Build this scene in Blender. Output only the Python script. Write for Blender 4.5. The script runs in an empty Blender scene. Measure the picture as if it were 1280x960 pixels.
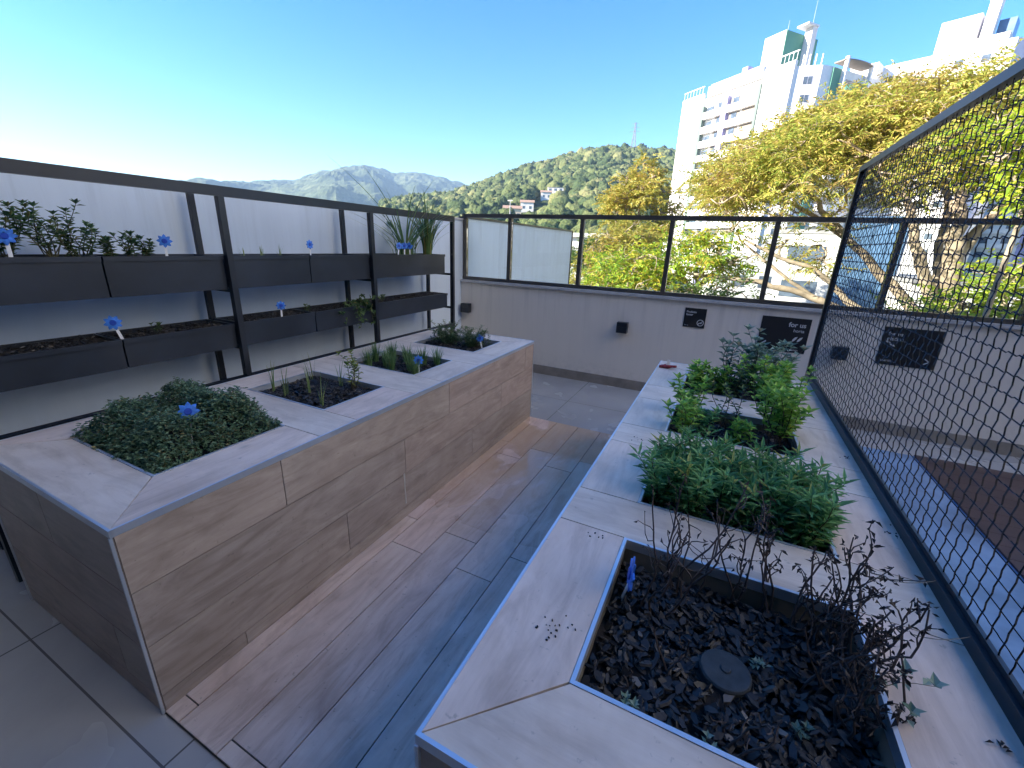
import bpy, math, random
import numpy as np
from mathutils import Vector, Matrix
random.seed(7); RNG = np.random.default_rng(11)
R_ = math.radians
scene = bpy.context.scene
COL = scene.collection

# ------------------------------------------------------------------ camera, sky, sun, exposure
cd = bpy.data.cameras.new('camera'); cam = bpy.data.objects.new('camera', cd); COL.objects.link(cam)
yaw, pitch, roll, F = 0.4463, 0.3185, 0.0405, 532.14
f = Vector((-math.sin(yaw)*math.cos(pitch), math.cos(yaw)*math.cos(pitch), -math.sin(pitch)))
r = Vector((math.cos(yaw), math.sin(yaw), 0)); u = r.cross(f)
r2 = math.cos(roll)*r + math.sin(roll)*u; u2 = -math.sin(roll)*r + math.cos(roll)*u
cam.matrix_world = Matrix(((r2.x, u2.x, -f.x, 0), (r2.y, u2.y, -f.y, 0), (r2.z, u2.z, -f.z, 1.6), (0, 0, 0, 1)))
cd.sensor_width = 36; cd.lens = 36*F/1280; cd.clip_start = 0.05; cd.clip_end = 9000
scene.camera = cam

SUN_DIR = Vector((-1.0, -0.7, 0.0)).normalized()
SUN_EL = R_(22)
world = bpy.data.worlds.new('World'); scene.world = world; world.use_nodes = True
wn = world.node_tree; bg = wn.nodes['Background']
sky = wn.nodes.new('ShaderNodeTexSky'); sky.sky_type = 'NISHITA'; sky.sun_disc = False
sky.sun_elevation = SUN_EL; sky.sun_rotation = math.atan2(SUN_DIR.x, SUN_DIR.y)
sky.air_density = 1.0; sky.dust_density = 0.15; sky.ozone_density = 3.0
hs = wn.nodes.new('ShaderNodeHueSaturation'); hs.inputs['Saturation'].default_value = 1.4; hs.inputs['Hue'].default_value = .514
wn.links.new(sky.outputs[0], hs.inputs['Color']); wn.links.new(hs.outputs[0], bg.inputs[0]); bg.inputs[1].default_value = 0.09
sl = bpy.data.lights.new('sun', 'SUN'); sl.energy = 5.0; sl.angle = R_(0.5); sl.color = (1, 0.9, 0.76)
so = bpy.data.objects.new('sun', sl); COL.objects.link(so)
sd = Vector((SUN_DIR.x*math.cos(SUN_EL), SUN_DIR.y*math.cos(SUN_EL), math.sin(SUN_EL)))
so.rotation_euler = sd.to_track_quat('Z', 'Y').to_euler()
vs = scene.view_settings
vs.view_transform = 'Standard'; vs.look = 'None'; vs.gamma = 1; vs.use_curve_mapping = False
vs.exposure = 2.15
scene.cycles.max_bounces = 10; scene.cycles.transparent_max_bounces = 24
scene.cycles.volume_bounces = 0

# ------------------------------------------------------------------ mesh builder
class MB:
    def __init__(s): s.V = []; s.L = []; s.S = []; s.U = []; s.n = 0
    def add(s, verts, faces, uvs=None):
        v = np.asarray(verts, float).reshape(-1, 3)
        for i, fc in enumerate(faces):
            s.L.append(np.asarray(fc)+s.n); s.S.append(len(fc))
            s.U.append(np.asarray(uvs[i], float) if uvs is not None else np.zeros((len(fc), 2)))
        s.V.append(v); s.n += len(v); return s
    def addn(s, verts, quads):                 # many same-size faces at once
        v = np.asarray(verts, float).reshape(-1, 3); q = np.asarray(quads)
        s.L.append((q+s.n).ravel()); s.S += [q.shape[1]]*len(q); s.U.append(np.zeros((q.size, 2)))
        s.V.append(v); s.n += len(v); return s
    def box(s, a, b, axis=None, M=None, sc=1.0):
        x0, y0, z0 = a; x1, y1, z1 = b
        v = np.array([(x, y, z) for z in (z0, z1) for y in (y0, y1) for x in (x0, x1)])
        fs = [(0, 2, 3, 1), (4, 5, 7, 6), (0, 1, 5, 4), (2, 6, 7, 3), (0, 4, 6, 2), (1, 3, 7, 5)]
        uv = None
        if axis is not None:
            o = [i for i in range(3) if i != axis]; off = random.uniform(0, 30)
            U = np.stack([v[:, axis]+off, v[:, o[0]]+v[:, o[1]]+off*1.7], 1)
            uv = [U[list(fc)] for fc in fs]
        if M is not None: v = np.array([tuple(M @ Vector(p)) for p in v])
        return s.add(v, fs, uv)
    def prism(s, poly, z0, z1, axis=None):
        n = len(poly); v = [(x, y, z0) for x, y in poly]+[(x, y, z1) for x, y in poly]
        fs = [tuple(range(n))[::-1], tuple(range(n, 2*n))]+[(i, (i+1) % n, n+(i+1) % n, n+i) for i in range(n)]
        uv = None
        if axis is not None:
            off = random.uniform(0, 30); va = np.array(v)
            U = np.stack([va[:, axis]+off, va[:, 1-axis]+va[:, 2]+off*1.7], 1); uv = [U[list(fc)] for fc in fs]
        return s.add(v, fs, uv)
    def tube(s, pts, rad, k=6, cap=True):
        P = np.asarray(pts, float); n = len(P); rad = np.broadcast_to(np.asarray(rad, float), (n,))
        T = np.gradient(P, axis=0); T /= np.linalg.norm(T, axis=1)[:, None]+1e-12
        a = np.array([0, 0, 1.]) if abs(T[0][2]) < .9 else np.array([1., 0, 0])
        V = []
        for i in range(n):
            x = np.cross(a, T[i]); x /= np.linalg.norm(x)+1e-12; y = np.cross(T[i], x); a = y if abs(y@T[min(i+1, n-1)]) < .9 else a
            ang = np.arange(k)*2*math.pi/k
            V.append(P[i]+rad[i]*(np.cos(ang)[:, None]*x+np.sin(ang)[:, None]*y))
        q = [(i*k+j, i*k+(j+1) % k, (i+1)*k+(j+1) % k, (i+1)*k+j) for i in range(n-1) for j in range(k)]
        m = s.n
        s.addn(np.concatenate(V), q)
        if cap and k > 3:
            s.L.append(np.arange(k)[::-1]+m); s.S.append(k); s.U.append(np.zeros((k, 2)))
            s.L.append(np.arange(k)+m+(n-1)*k); s.S.append(k); s.U.append(np.zeros((k, 2)))
        return s
    def leaves(s, P, D, N, L, W, fold=.25):
        P = np.asarray(P, float).reshape(-1, 3); n = len(P)
        if n == 0: return s
        D = D/(np.linalg.norm(D, axis=1)[:, None]+1e-9); S = np.cross(D, N); S /= np.linalg.norm(S, axis=1)[:, None]+1e-9
        U = np.cross(S, D); L = np.broadcast_to(L, (n,))[:, None]; W = np.broadcast_to(W, (n,))[:, None]
        a = P; m = P+D*L*.45; t = P+D*L-U*L*.12
        V = np.stack([a, m+S*W*.5+U*W*fold, t, m-S*W*.5+U*W*fold], 1).reshape(-1, 3)
        i = np.arange(n)[:, None]*4
        return s.addn(V, np.concatenate([i+np.array([[0, 1, 2]]), i+np.array([[0, 2, 3]])]))
    def build(s, name, mat, parent=None, smooth=False, loc=None):
        me = bpy.data.meshes.new(name); V = np.concatenate(s.V); L = np.concatenate(s.L).astype(np.int32); S = np.asarray(s.S, np.int32)
        if loc is not None: V = V-np.asarray(loc)
        me.vertices.add(len(V)); me.vertices.foreach_set('co', V.ravel().astype(np.float32))
        me.loops.add(len(L)); me.loops.foreach_set('vertex_index', L)
        me.polygons.add(len(S)); st = np.concatenate([[0], np.cumsum(S)[:-1]]).astype(np.int32)
        me.polygons.foreach_set('loop_start', st); me.polygons.foreach_set('loop_total', S)
        UV = np.concatenate(s.U)
        if UV.any():
            uvl = me.uv_layers.new(name='UVMap'); uvl.data.foreach_set('uv', UV.ravel().astype(np.float32))
        me.update(calc_edges=True); me.validate()
        me.polygons.foreach_set('use_smooth', np.full(len(S), bool(smooth)))
        if mat: me.materials.append(mat)
        o = bpy.data.objects.new(name, me); COL.objects.link(o)
        if parent is not None: o.parent = parent
        if loc is not None: o.location = loc
        return o

def tag(o, label=None, cat=None, group=None, kind=None):
    if label: o['label'] = label
    if cat: o['category'] = cat
    if group: o['group'] = group
    if kind: o['kind'] = kind
    return o
def empty(name, loc, label, cat, group=None, rz=0):
    o = bpy.data.objects.new(name, None); COL.objects.link(o); o.location = loc; o.rotation_euler = (0, 0, rz)
    o.empty_display_size = .1
    return tag(o, label, cat, group)
def dup(root, loc, rot=None, label=None, scale=None):
    c = root.copy(); COL.objects.link(c); c.location = loc
    if rot is not None: c.rotation_euler = rot
    if label: c['label'] = label
    if scale: c.scale = (scale,)*3
    for ch in [o for o in bpy.data.objects if o.parent == root]:
        d = ch.copy(); COL.objects.link(d); d.parent = c
        for g in [o for o in bpy.data.objects if o.parent == ch]:
            e = g.copy(); COL.objects.link(e); e.parent = d
    return c

# ------------------------------------------------------------------ materials
class NT:
    def __init__(s, name):
        s.m = bpy.data.materials.new(name); s.m.use_nodes = True; s.t = s.m.node_tree; s.b = s.t.nodes['Principled BSDF']; s.out = s.t.nodes['Material Output']
    def n(s, kind, **kw):
        x = s.t.nodes.new(kind)
        for k, v in kw.items():
            if k.startswith('i_'): x.inputs[k[2:].replace('_', ' ')].default_value = v
            else: setattr(x, k, v)
        return x
    def l(s, a, b): s.t.links.new(a, b)
    def ramp(s, fac, stops):
        x = s.n('ShaderNodeValToRGB'); e = x.color_ramp.elements
        while len(e) < len(stops): e.new(.5)
        for el, (p, c) in zip(e, stops): el.position = p; el.color = (*c, 1)
        s.l(fac, x.inputs[0]); return x.outputs[0]
    def mix(s, fac, a, b, mode='MIX'):
        x = s.n('ShaderNodeMix', data_type='RGBA', blend_type=mode)
        for sock, v in ((x.inputs[0], fac), (x.inputs[6], a), (x.inputs[7], b)):
            if hasattr(v, 'is_linked'): s.l(v, sock)
            else: sock.default_value = v if not isinstance(v, tuple) else (*v, 1)
        return x.outputs[2]
    def math(s, op, a, b=0.0, clamp=False):
        x = s.n('ShaderNodeMath', operation=op, use_clamp=clamp)
        for i, v in enumerate((a, b)):
            if hasattr(v, 'is_linked'): s.l(v, x.inputs[i])
            else: x.inputs[i].default_value = v
        return x.outputs[0]
    def noise(s, vec, scale, detail=4, rough=.55, dist=0.0):
        x = s.n('ShaderNodeTexNoise'); x.inputs['Scale'].default_value = scale; x.inputs['Detail'].default_value = detail
        x.inputs['Roughness'].default_value = rough; x.inputs['Distortion'].default_value = dist
        if vec is not None: s.l(vec, x.inputs['Vector'])
        return x.outputs[0]
    def obj(s): return s.n('ShaderNodeTexCoord').outputs['Object']
    def pos(s): return s.n('ShaderNodeNewGeometry').outputs['Position']
    def scaled(s, vec, sc, loc=(0, 0, 0)):
        x = s.n('ShaderNodeMapping'); x.inputs['Scale'].default_value = sc; x.inputs['Location'].default_value = loc; s.l(vec, x.inputs[0]); return x.outputs[0]
    def bump(s, h, strength=.3, dist=.01):
        x = s.n('ShaderNodeBump'); x.inputs['Strength'].default_value = strength; x.inputs['Distance'].default_value = dist
        s.l(h, x.inputs['Height']); s.l(x.outputs[0], s.b.inputs['Normal'])
    def col(s, c):
        if hasattr(c, 'is_linked'): s.l(c, s.b.inputs['Base Color'])
        else: s.b.inputs['Base Color'].default_value = (*c, 1)
    def rough(s, v):
        if hasattr(v, 'is_linked'): s.l(v, s.b.inputs['Roughness'])
        else: s.b.inputs['Roughness'].default_value = v

def plain(name, c, rough=.5, metal=0, var=.12, scale=6, bump=0, c2=None):
    t = NT(name); nz = t.noise(t.pos(), scale, 5)
    a = c2 or tuple(x*(1-var*1.6) for x in c); b = tuple(min(1, x*(1+var)) for x in c)
    t.col(t.ramp(nz, [(.3, a), (.7, b)])); t.rough(rough); t.b.inputs['Metallic'].default_value = metal
    if bump: t.bump(t.noise(t.pos(), scale*25, 4), bump, .004)
    return t.m

def wood_tile(name, dark, mid, light, rough=.42, wet=False, vary=.25):
    t = NT(name); uv = t.n('ShaderNodeTexCoord').outputs['UV']
    rnd = t.n('ShaderNodeNewGeometry').outputs['Random Per Island']
    g1 = t.noise(t.scaled(uv, (1.5, 9, 1)), 1.4, 9, .66, 1.6)
    g2 = t.noise(t.scaled(uv, (7, 120, 1)), 1.2, 3, .6, .3)
    g3 = t.noise(t.scaled(uv, (2.2, 5.5, 1)), 1.4, 4, .6, .9)
    c = t.ramp(g1, [(.28, dark), (.5, mid), (.72, light)])
    c = t.mix(t.math('MULTIPLY', g2, .35), c, dark)
    c = t.mix(t.ramp(g3, [(.50, (0, 0, 0)), (.76, (.6, .6, .6))]), c, tuple(x*.72 for x in dark))
    tint = t.ramp(rnd, [(0, (1-vary, 1-vary*1.05, 1-vary)), (.5, (1, .98, .95)), (1, (1+.0, .92, .90))])
    c = t.mix(1.0, c, tint, 'MULTIPLY')
    # stray dark knots
    v = t.n('ShaderNodeTexVoronoi'); v.inputs['Scale'].default_value = 1.3; t.l(t.scaled(uv, (1.6, 3.2, 1)), v.inputs['Vector'])
    kn = t.ramp(v.outputs['Distance'], [(.0, (1, 1, 1)), (.075, (0, 0, 0))])
    c = t.mix(t.math('MULTIPLY', kn, .55), c, tuple(x*.45 for x in dark))
    sp = t.ramp(t.noise(t.pos(), 46, 3, .6), [(.66, (0, 0, 0)), (.74, (.5, .5, .5))]); c = t.mix(sp, c, tuple(x*.5 for x in dark))
    big = t.ramp(t.noise(t.pos(), 2.3, 5, .62, .6), [(.42, (1, 1, 1)), (.70, (.80, .77, .74))]); c = t.mix(1.0, c, big, 'MULTIPLY')
    if wet:
        p = t.pos(); sep = t.n('ShaderNodeSeparateXYZ'); t.l(p, sep.inputs[0])
        far = t.n('ShaderNodeMapRange'); far.inputs[1].default_value = 1.5; far.inputs[2].default_value = 2.6; t.l(sep.outputs[1], far.inputs[0])
        w = t.noise(t.scaled(p, (1.6, .9, 1)), 1.7, 3, .5, .4)
        w = t.math('MULTIPLY', t.ramp(w, [(.36, (0, 0, 0)), (.46, (1, 1, 1))]), far.outputs[0], True)
        c = t.mix(t.math('MULTIPLY', w, .7), c, tuple(x*.60*k for x, k in zip(mid, (1.12, .9, .6))))
        t.rough(t.mix(w, (rough,)*3, (.06,)*3))
    else:
        t.rough(t.mix(g1, (rough-.1,)*3, (rough+.15,)*3))
    t.col(c); t.bump(g2, .12, .002)
    return t.m

def leaf_mat(name, cols, trans=.35, rough=.5, scale=1.2, big=None):
    """cols: ramp of leaf colours taken by per-leaf random + clump noise"""
    t = NT(name); rnd = t.n('ShaderNodeNewGeometry').outputs['Random Per Island']
    nz = t.noise(t.pos(), scale, 3)
    k = t.math('ADD', t.math('MULTIPLY', rnd, .45), t.math('MULTIPLY', nz, .62))
    st = [(.22+.56*i/(len(cols)-1), c) for i, c in enumerate(cols)]
    c = t.ramp(k, st)
    old = t.math('GREATER_THAN', t.math('FRACT', t.math('MULTIPLY', rnd, 37.0)), .955)
    c = t.mix(t.math('MULTIPLY', old, .6), c, tuple(min(.6, v) for v in (cols[-1][1]*1.15, cols[-1][1]*.85, cols[-1][2]*.6)))
    t.col(c); t.rough(rough); t.b.inputs['Specular IOR Level'].default_value = .35
    tr = t.n('ShaderNodeBsdfTranslucent'); t.l(c, tr.inputs[0]); mx = t.n('ShaderNodeMixShader'); mx.inputs[0].default_value = trans
    t.l(t.b.outputs[0], mx.inputs[1]); t.l(tr.outputs[0], mx.inputs[2]); t.l(mx.outputs[0], t.out.inputs[0])
    return t.m

M = {}
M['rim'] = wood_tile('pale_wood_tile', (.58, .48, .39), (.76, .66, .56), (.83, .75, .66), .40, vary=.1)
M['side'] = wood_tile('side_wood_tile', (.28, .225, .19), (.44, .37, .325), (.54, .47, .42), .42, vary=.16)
M['deck'] = wood_tile('deck_wood_tile', (.56, .40, .31), (.80, .63, .52), (.86, .73, .63), .36, wet=True, vary=.13)
M['trim'] = plain('aluminium_trim', (.66, .69, .74), .42, .75, .1, 3)
M['liner'] = plain('bed_liner', (.20, .17, .13), .6, 0, .2, 8)
M['grout'] = plain('grout', (.05, .045, .04), .9)
M['soil'] = plain('soil', (.022, .018, .016), .9, 0, .5, 30, .8)
def mulch_mat():
    t = NT('bark'); rnd = t.n('ShaderNodeNewGeometry').outputs['Random Per Island']
    t.col(t.ramp(rnd, [(0, (.006, .007, .009)), (.6, (.017, .017, .019)), (.94, (.055, .050, .048)), (1, (.20, .17, .14))]))
    t.rough(t.ramp(rnd, [(0, (.35,)*3), (1, (.75,)*3)])); t.bump(t.noise(t.pos(), 120, 4), .5, .003); return t.m
M['mulch'] = mulch_mat()
def plaster(name, c, stain=.1, runs=None):
    t = NT(name); p = t.pos()
    a = t.noise(p, .9, 5, .6); b = t.noise(t.scaled(p, (6, 6, .35)), 1.3, 4, .6)
    k = t.math('ADD', t.math('MULTIPLY', a, .55), t.math('MULTIPLY', b, .45))
    t.col(t.ramp(k, [(.32, tuple(x*(1-stain*2) for x in c)), (.55, c), (.75, tuple(min(1, x*(1+stain*.6)) for x in c))]))
    if runs:
        sep = t.n('ShaderNodeSeparateXYZ'); t.l(p, sep.inputs[0]); mr = t.n('ShaderNodeMapRange'); t.l(sep.outputs[2], mr.inputs[0]); mr.inputs[1].default_value = runs-.75; mr.inputs[2].default_value = runs
        st_ = t.ramp(t.noise(t.scaled(p, (9, 9, .5)), 1.6, 5, .65), [(.50, (0, 0, 0)), (.72, (1, 1, 1))])
        lo = t.n('ShaderNodeMapRange'); t.l(sep.outputs[2], lo.inputs[0]); lo.inputs[1].default_value = .32; lo.inputs[2].default_value = .1
        sp_ = t.math('MULTIPLY', lo.outputs[0], t.ramp(t.noise(p, 22, 5, .65), [(.45, (0, 0, 0)), (.7, (1, 1, 1))]))
        kk = t.math('MULTIPLY', t.math('MAXIMUM', t.math('MULTIPLY', st_, mr.outputs[0]), sp_), .30)
        t.col(t.mix(kk, t.b.inputs['Base Color'].links[0].from_socket, tuple(x*.45 for x in c)))
    t.rough(.8); t.bump(t.noise(p, 160, 3), .12, .002); return t.m
M['wall'] = plaster('beige_plaster', (.76, .69, .61), .03, 1.1)
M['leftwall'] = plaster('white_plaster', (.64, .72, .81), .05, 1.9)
M['block'] = plaster('block_plaster', (.62, .60, .58))
M['soffit'] = plaster('slab_plaster', (.16, .155, .15))
M['stone'] = plain('grey_stone', (.50, .49, .48), .45, 0, .1, 14)
M['base'] = plain('baseboard_stone', (.27, .235, .20), .5, 0, .15, 9)
M['black'] = plain('black_paint', (.014, .018, .026), .38, 0, .2, 4)
M['trough'] = plain('trough_black', (.020, .026, .038), .36, 0, .25, 3)
M['bronze'] = plain('bronze_aluminium', (.12, .11, .10), .35, .6, .1, 4)
M['wire'] = plain('wire_black', (.014, .015, .018), .25, .2)
M['sign'] = plain('sign_black', (.012, .013, .016), .5, 0, .1, 4)
M['letter'] = plain('letter_white', (.55, .56, .58), .6, 0, .03)
M['blue'] = plain('tag_blue', (.045, .20, .70), .5, 0, .25, 40)
M['bluedark'] = plain('tag_blue_dark', (.012, .06, .42), .5, 0, .1, 60)
M['white'] = plain('tag_white', (.78, .79, .8), .5, 0, .04)
M['red'] = plain('tag_red', (.30, .03, .03), .4, 0, .15, 40)
M['capm'] = plain('lid_grey', (.035, .042, .045), .55, 0, .25, 40, .15)
M['stem_dead'] = plain('dead_stem', (.085, .062, .055), .75, 0, .3, 60)
M['leaf_dead'] = leaf_mat('dead_leaf', [(.018, .014, .016), (.035, .028, .028), (.06, .045, .04)], .1)
M['stem_green'] = plain('green_stem', (.09, .085, .04), .65, 0, .3, 40)
M['thyme'] = leaf_mat('thyme_leaf', [(.042, .085, .052), (.10, .185, .105), (.21, .31, .18)], .25, .5, 14)
M['grass'] = leaf_mat('grass_leaf', [(0.070, 0.140, 0.049), (0.140, 0.238, 0.077), (0.280, 0.336, 0.126)], .3, .45, 12)
M['chive'] = leaf_mat('chive_leaf', [(.06, .14, .05), (.12, .23, .08), (.22, .33, .13)], .3, .45, 12)
M['citrus'] = leaf_mat('citrus_leaf', [(0.065, 0.130, 0.026), (0.156, 0.260, 0.052), (0.442, 0.416, 0.117)], .35, .4, 9)
M['rosemary'] = leaf_mat('rosemary_leaf', [(0.055, 0.110, 0.055), (0.110, 0.202, 0.092), (0.221, 0.313, 0.147)], .2, .5, 12)
M['sage'] = leaf_mat('sage_leaf', [(0.069, 0.196, 0.081), (0.161, 0.367, 0.138), (0.321, 0.597, 0.252)], .35, .45, 8)
M['basil'] = leaf_mat('basil_leaf', [(0.098, 0.234, 0.049), (0.215, 0.429, 0.078), (0.429, 0.702, 0.137)], .4, .4, 7)
M['greyrose'] = leaf_mat('grey_green_leaf', [(0.090, 0.162, 0.126), (0.180, 0.288, 0.216), (0.396, 0.504, 0.414)], .3, .5, 9)
M['darkherb'] = leaf_mat('dark_herb_leaf', [(0.034, 0.068, 0.034), (0.076, 0.145, 0.060), (0.170, 0.255, 0.085)], .3, .5, 9)
M['bark'] = plain('tree_bark', (.36, .29, .21), .85, 0, .3, 5, .5)
M['gold'] = leaf_mat('golden_leaf', [(.14, .22, .035), (.34, .42, .075), (.52, .51, .105), (.53, .44, .12), (.38, .27, .10)], .42, .5, .55)
M['bright'] = leaf_mat('bright_leaf', [(0.096, 0.230, 0.035), (0.269, 0.461, 0.048), (0.538, 0.614, 0.067), (0.614, 0.461, 0.077)], .42, .5, .8)
M['lime'] = leaf_mat('lime_leaf', [(0.150, 0.285, 0.030), (0.330, 0.480, 0.038), (0.540, 0.570, 0.060)], .45, .5, .9)
M['orange'] = leaf_mat('orange_leaf', [(0.188, 0.225, 0.044), (0.375, 0.388, 0.075), (0.525, 0.463, 0.106), (0.525, 0.362, 0.100)], .42, .5, .7)
M['deepgreen'] = leaf_mat('deep_leaf', [(0.048, 0.096, 0.029), (0.096, 0.176, 0.040), (0.192, 0.272, 0.056)], .35, .5, .9)

def forest_mat(name, cols, sc, sc2):
    t = NT(name); p = t.pos(); rnd = t.n('ShaderNodeNewGeometry').outputs['Random Per Island']
    a = t.noise(p, sc, 6, .65); b = t.noise(p, sc2, 4, .6)
    k = t.math('ADD', t.math('MULTIPLY', a, .4), t.math('ADD', t.math('MULTIPLY', b, .35), t.math('MULTIPLY', rnd, .25)))
    t.col(t.ramp(k, [(.28+.44*i/(len(cols)-1), c) for i, c in enumerate(cols)])); t.rough(.9); t.b.inputs['Specular IOR Level'].default_value = .1
    t.bump(b, .9, 2.0); return t.m
M['forest'] = forest_mat('forest_crowns', [(.022, .048, .024), (.07, .10, .042), (.14, .165, .065), (.24, .22, .105)], .02, .6)
M['hillnear'] = forest_mat('hill_soil', [(.02, .035, .012), (.05, .07, .025), (.09, .09, .04)], .03, .4)
M['hillfar'] = forest_mat('hill_woods', [(.015, .03, .02), (.07, .095, .05), (.20, .21, .10)], .006, .07)
M['ground'] = forest_mat('town_ground', [(.05, .06, .03), (.12, .11, .08), (.20, .19, .17)], .03, .5)
M['tower'] = plaster('tower_white', (.80, .78, .75), .05)
M['towergrey'] = plaster('tower_grey', (.60, .59, .57), .05)
M['green'] = plaster('tower_green', (.10, .27, .19), .06)
M['purple'] = plaster('tower_lilac', (.34, .32, .52), .06)
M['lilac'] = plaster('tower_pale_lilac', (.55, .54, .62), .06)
M['groove'] = plaster('tower_groove', (.14, .19, .17), .05)
M['recess_shade'] = plaster('balcony_recess_shade', (.24, .21, .18), .1)  # dark tone stands in for shade inside the openings
M['bluepanel'] = plain('blue_panel', (.085, .16, .27), .3, 0, .25, .5)
M['roofred'] = plain('clay_roof', (.40, .26, .18), .8, 0, .2, 2)
M['roofgrey'] = plain('sheet_roof', (.30, .29, .28), .6, 0, .2, 1)
M['housew'] = plaster('house_white', (.76, .72, .66), .08)
M['housey'] = plaster('house_cream', (.68, .55, .38), .08)
M['steel'] = plain('grey_steel', (.32, .33, .35), .5, .4)
M['bluetile'] = plain('blue_tile', (.17, .27, .42), .25, 0, .25, 2.5)
M['brown'] = plain('brown_decking', (.065, .038, .034), .5, 0, .2, 3)
M['glassdark'] = plain('window_glass', (.10, .13, .17), .08, 0, .3, 1.5)
M['sheath'] = plain('string_grey', (.12, .12, .11), .7)

def glass_mat():
    t = NT('clear_glass'); g = t.n('ShaderNodeBsdfGlossy'); g.inputs['Roughness'].default_value = .01
    tr = t.n('ShaderNodeBsdfTransparent'); tr.inputs[0].default_value = (.93, .96, .95, 1)
    fr = t.n('ShaderNodeFresnel'); fr.inputs[0].default_value = 1.45; mx = t.n('ShaderNodeMixShader')
    t.l(fr.outputs[0], mx.inputs[0]); t.l(tr.outputs[0], mx.inputs[1]); t.l(g.outputs[0], mx.inputs[2]); t.l(mx.outputs[0], t.out.inputs[0])
    return t.m
M['glass'] = glass_mat()

def tile_floor():
    t = NT('porcelain_tile'); p = t.pos(); sep = t.n('ShaderNodeSeparateXYZ'); t.l(p, sep.inputs[0])
    def line(sock, off, T=.96, w=.0035):
        a = t.math('FRACT', t.math('DIVIDE', t.math('ADD', sock, off), T))
        d = t.math('ABSOLUTE', t.math('SUBTRACT', a, .5))
        return t.math('GREATER_THAN', d, .5-w/T)
    gl = t.math('MAXIMUM', line(sep.outputs[0], 1.32+96), line(sep.outputs[1], 96-.34))
    nz = t.noise(p, 1.1, 6, .6, .6); n2 = t.noise(p, 9, 4, .6)
    c = t.ramp(nz, [(.3, (.30, .29, .28)), (.55, (.39, .38, .365)), (.8, (.44, .43, .41))])
    c = t.mix(t.math('MULTIPLY', n2, .2), c, (.26, .25, .235))
    c = t.mix(gl, c, (.12, .115, .11)); t.col(c)
    t.rough(t.ramp(t.noise(p, 1.6, 4, .5, .5), [(.35, (.10,)*3), (.65, (.30,)*3)])); t.bump(t.math('SUBTRACT', 1.0, gl), .3, .002)
    return t.m
M['tile'] = tile_floor()

# ------------------------------------------------------------------ the setting: terrain, hills, haze
def lerp_tab(tab, x): return np.interp(x, [a for a, _ in tab], [b for _, b in tab])
NEAR = [(-75, .2), (-55, 1.2), (-45, 2.8), (-38, 4.3), (-34, 5.0), (-30.5, 6.3), (-26.6, 7.7), (-21, 9.3), (-16.8, 10.35), (-14.5, 10.6), (-8, 10.0), (0, 9.2), (12, 7), (25, 5), (45, 4), (60, 2)]
FARH = [(-100, 2.5), (-80, 3.6), (-66, 4.3), (-58, 4.9), (-54.4, 5.5), (-51.5, 5.75), (-48.7, 6.9), (-46, 7.6), (-44, 7.95), (-42.2, 7.75), (-40.9, 7.45), (-38.1, 7.65), (-35.5, 7.35), (-33, 6.85), (-28, 6.0), (-15, 5.6), (10, 5), (40, 4.5), (70, 3)]
Z0 = -9.0
def vnoise(x, y, s, seed=0):
    xi = np.floor(x/s).astype(int); yi = np.floor(y/s).astype(int); fx = x/s-xi; fy = y/s-yi
    fx = fx*fx*(3-2*fx); fy = fy*fy*(3-2*fy)
    h = lambda a, b: ((np.sin(a*127.1+b*311.7+seed*74.7)*43758.5453) % 1.0)
    return (h(xi, yi)*(1-fx)+h(xi+1, yi)*fx)*(1-fy)+(h(xi, yi+1)*(1-fx)+h(xi+1, yi+1)*fx)*fy
RN, RF = 600.0, 2600.0
def near_h(azd, rr):
    E = np.radians(lerp_tab(NEAR, azd)); H = RN*np.tan(E)+1.6-Z0
    s = np.clip((rr-120)/(RN-120), 0, 1); s2 = s**1.15
    dn = np.clip((rr-RN)/500, 0, 1); k = s2*(1-dn*dn*.8)
    x = rr*np.sin(np.radians(azd)); y = rr*np.cos(np.radians(azd))
    return Z0+H*k+(vnoise(x, y, 70, 3)-.5)*9*np.clip(s*4, 0, 1)*(1-.6*(abs(rr-RN) < 60))
def far_h(azd, rr):
    E = np.radians(lerp_tab(FARH, azd)); H = RF*np.tan(E)+1.6-Z0
    s = np.clip((rr-1150)/(RF-1150), 0, 1); dn = np.clip((rr-RF)/500, 0, 1)
    x = rr*np.sin(np.radians(azd)); y = rr*np.cos(np.radians(azd))
    rid = (vnoise(x, y, 260, 5)-.5)*120+(vnoise(x, y, 90, 6)-.5)*50
    return Z0-2+H*(s**1.1)*(1-dn*.5)+rid*np.clip(s*3, 0, 1)*np.clip((RF-rr)/500, 0, 1)+(vnoise(x, y, 22, 8)-.5)*14*np.clip(s*4, 0, 1)
def polar(azs, rs, fn):
    A, Rr = np.meshgrid(azs, rs); Z = fn(A.ravel(), Rr.ravel()); a = np.radians(A.ravel())
    V = np.stack([Rr.ravel()*np.sin(a), Rr.ravel()*np.cos(a), Z], 1); na = len(azs); nr = len(rs)
    i = (np.arange(nr-1)[:, None]*na+np.arange(na-1)[None]).ravel()
    return V, np.stack([i, i+1, i+na+1, i+na], 1)
gm = MB(); ang = np.linspace(0, 2*math.pi, 97)[:-1]
gm.add([(3250*math.cos(a), 3250*math.sin(a), Z0) for a in ang], [tuple(range(96))])
tag(gm.build('ground', M['ground']), kind='structure')
hm = MB(); hm.addn(*polar(np.linspace(-75, 60, 271), np.linspace(118, 1050, 110), near_h))
tag(hm.build('near_hill', M['hillnear'], smooth=True), kind='structure')
fm = MB(); fm.addn(*polar(np.linspace(-100, 70, 520), np.linspace(1150, 3050, 120), far_h))
tag(fm.build('far_hill', M['hillfar'], smooth=False), kind='structure')

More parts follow.
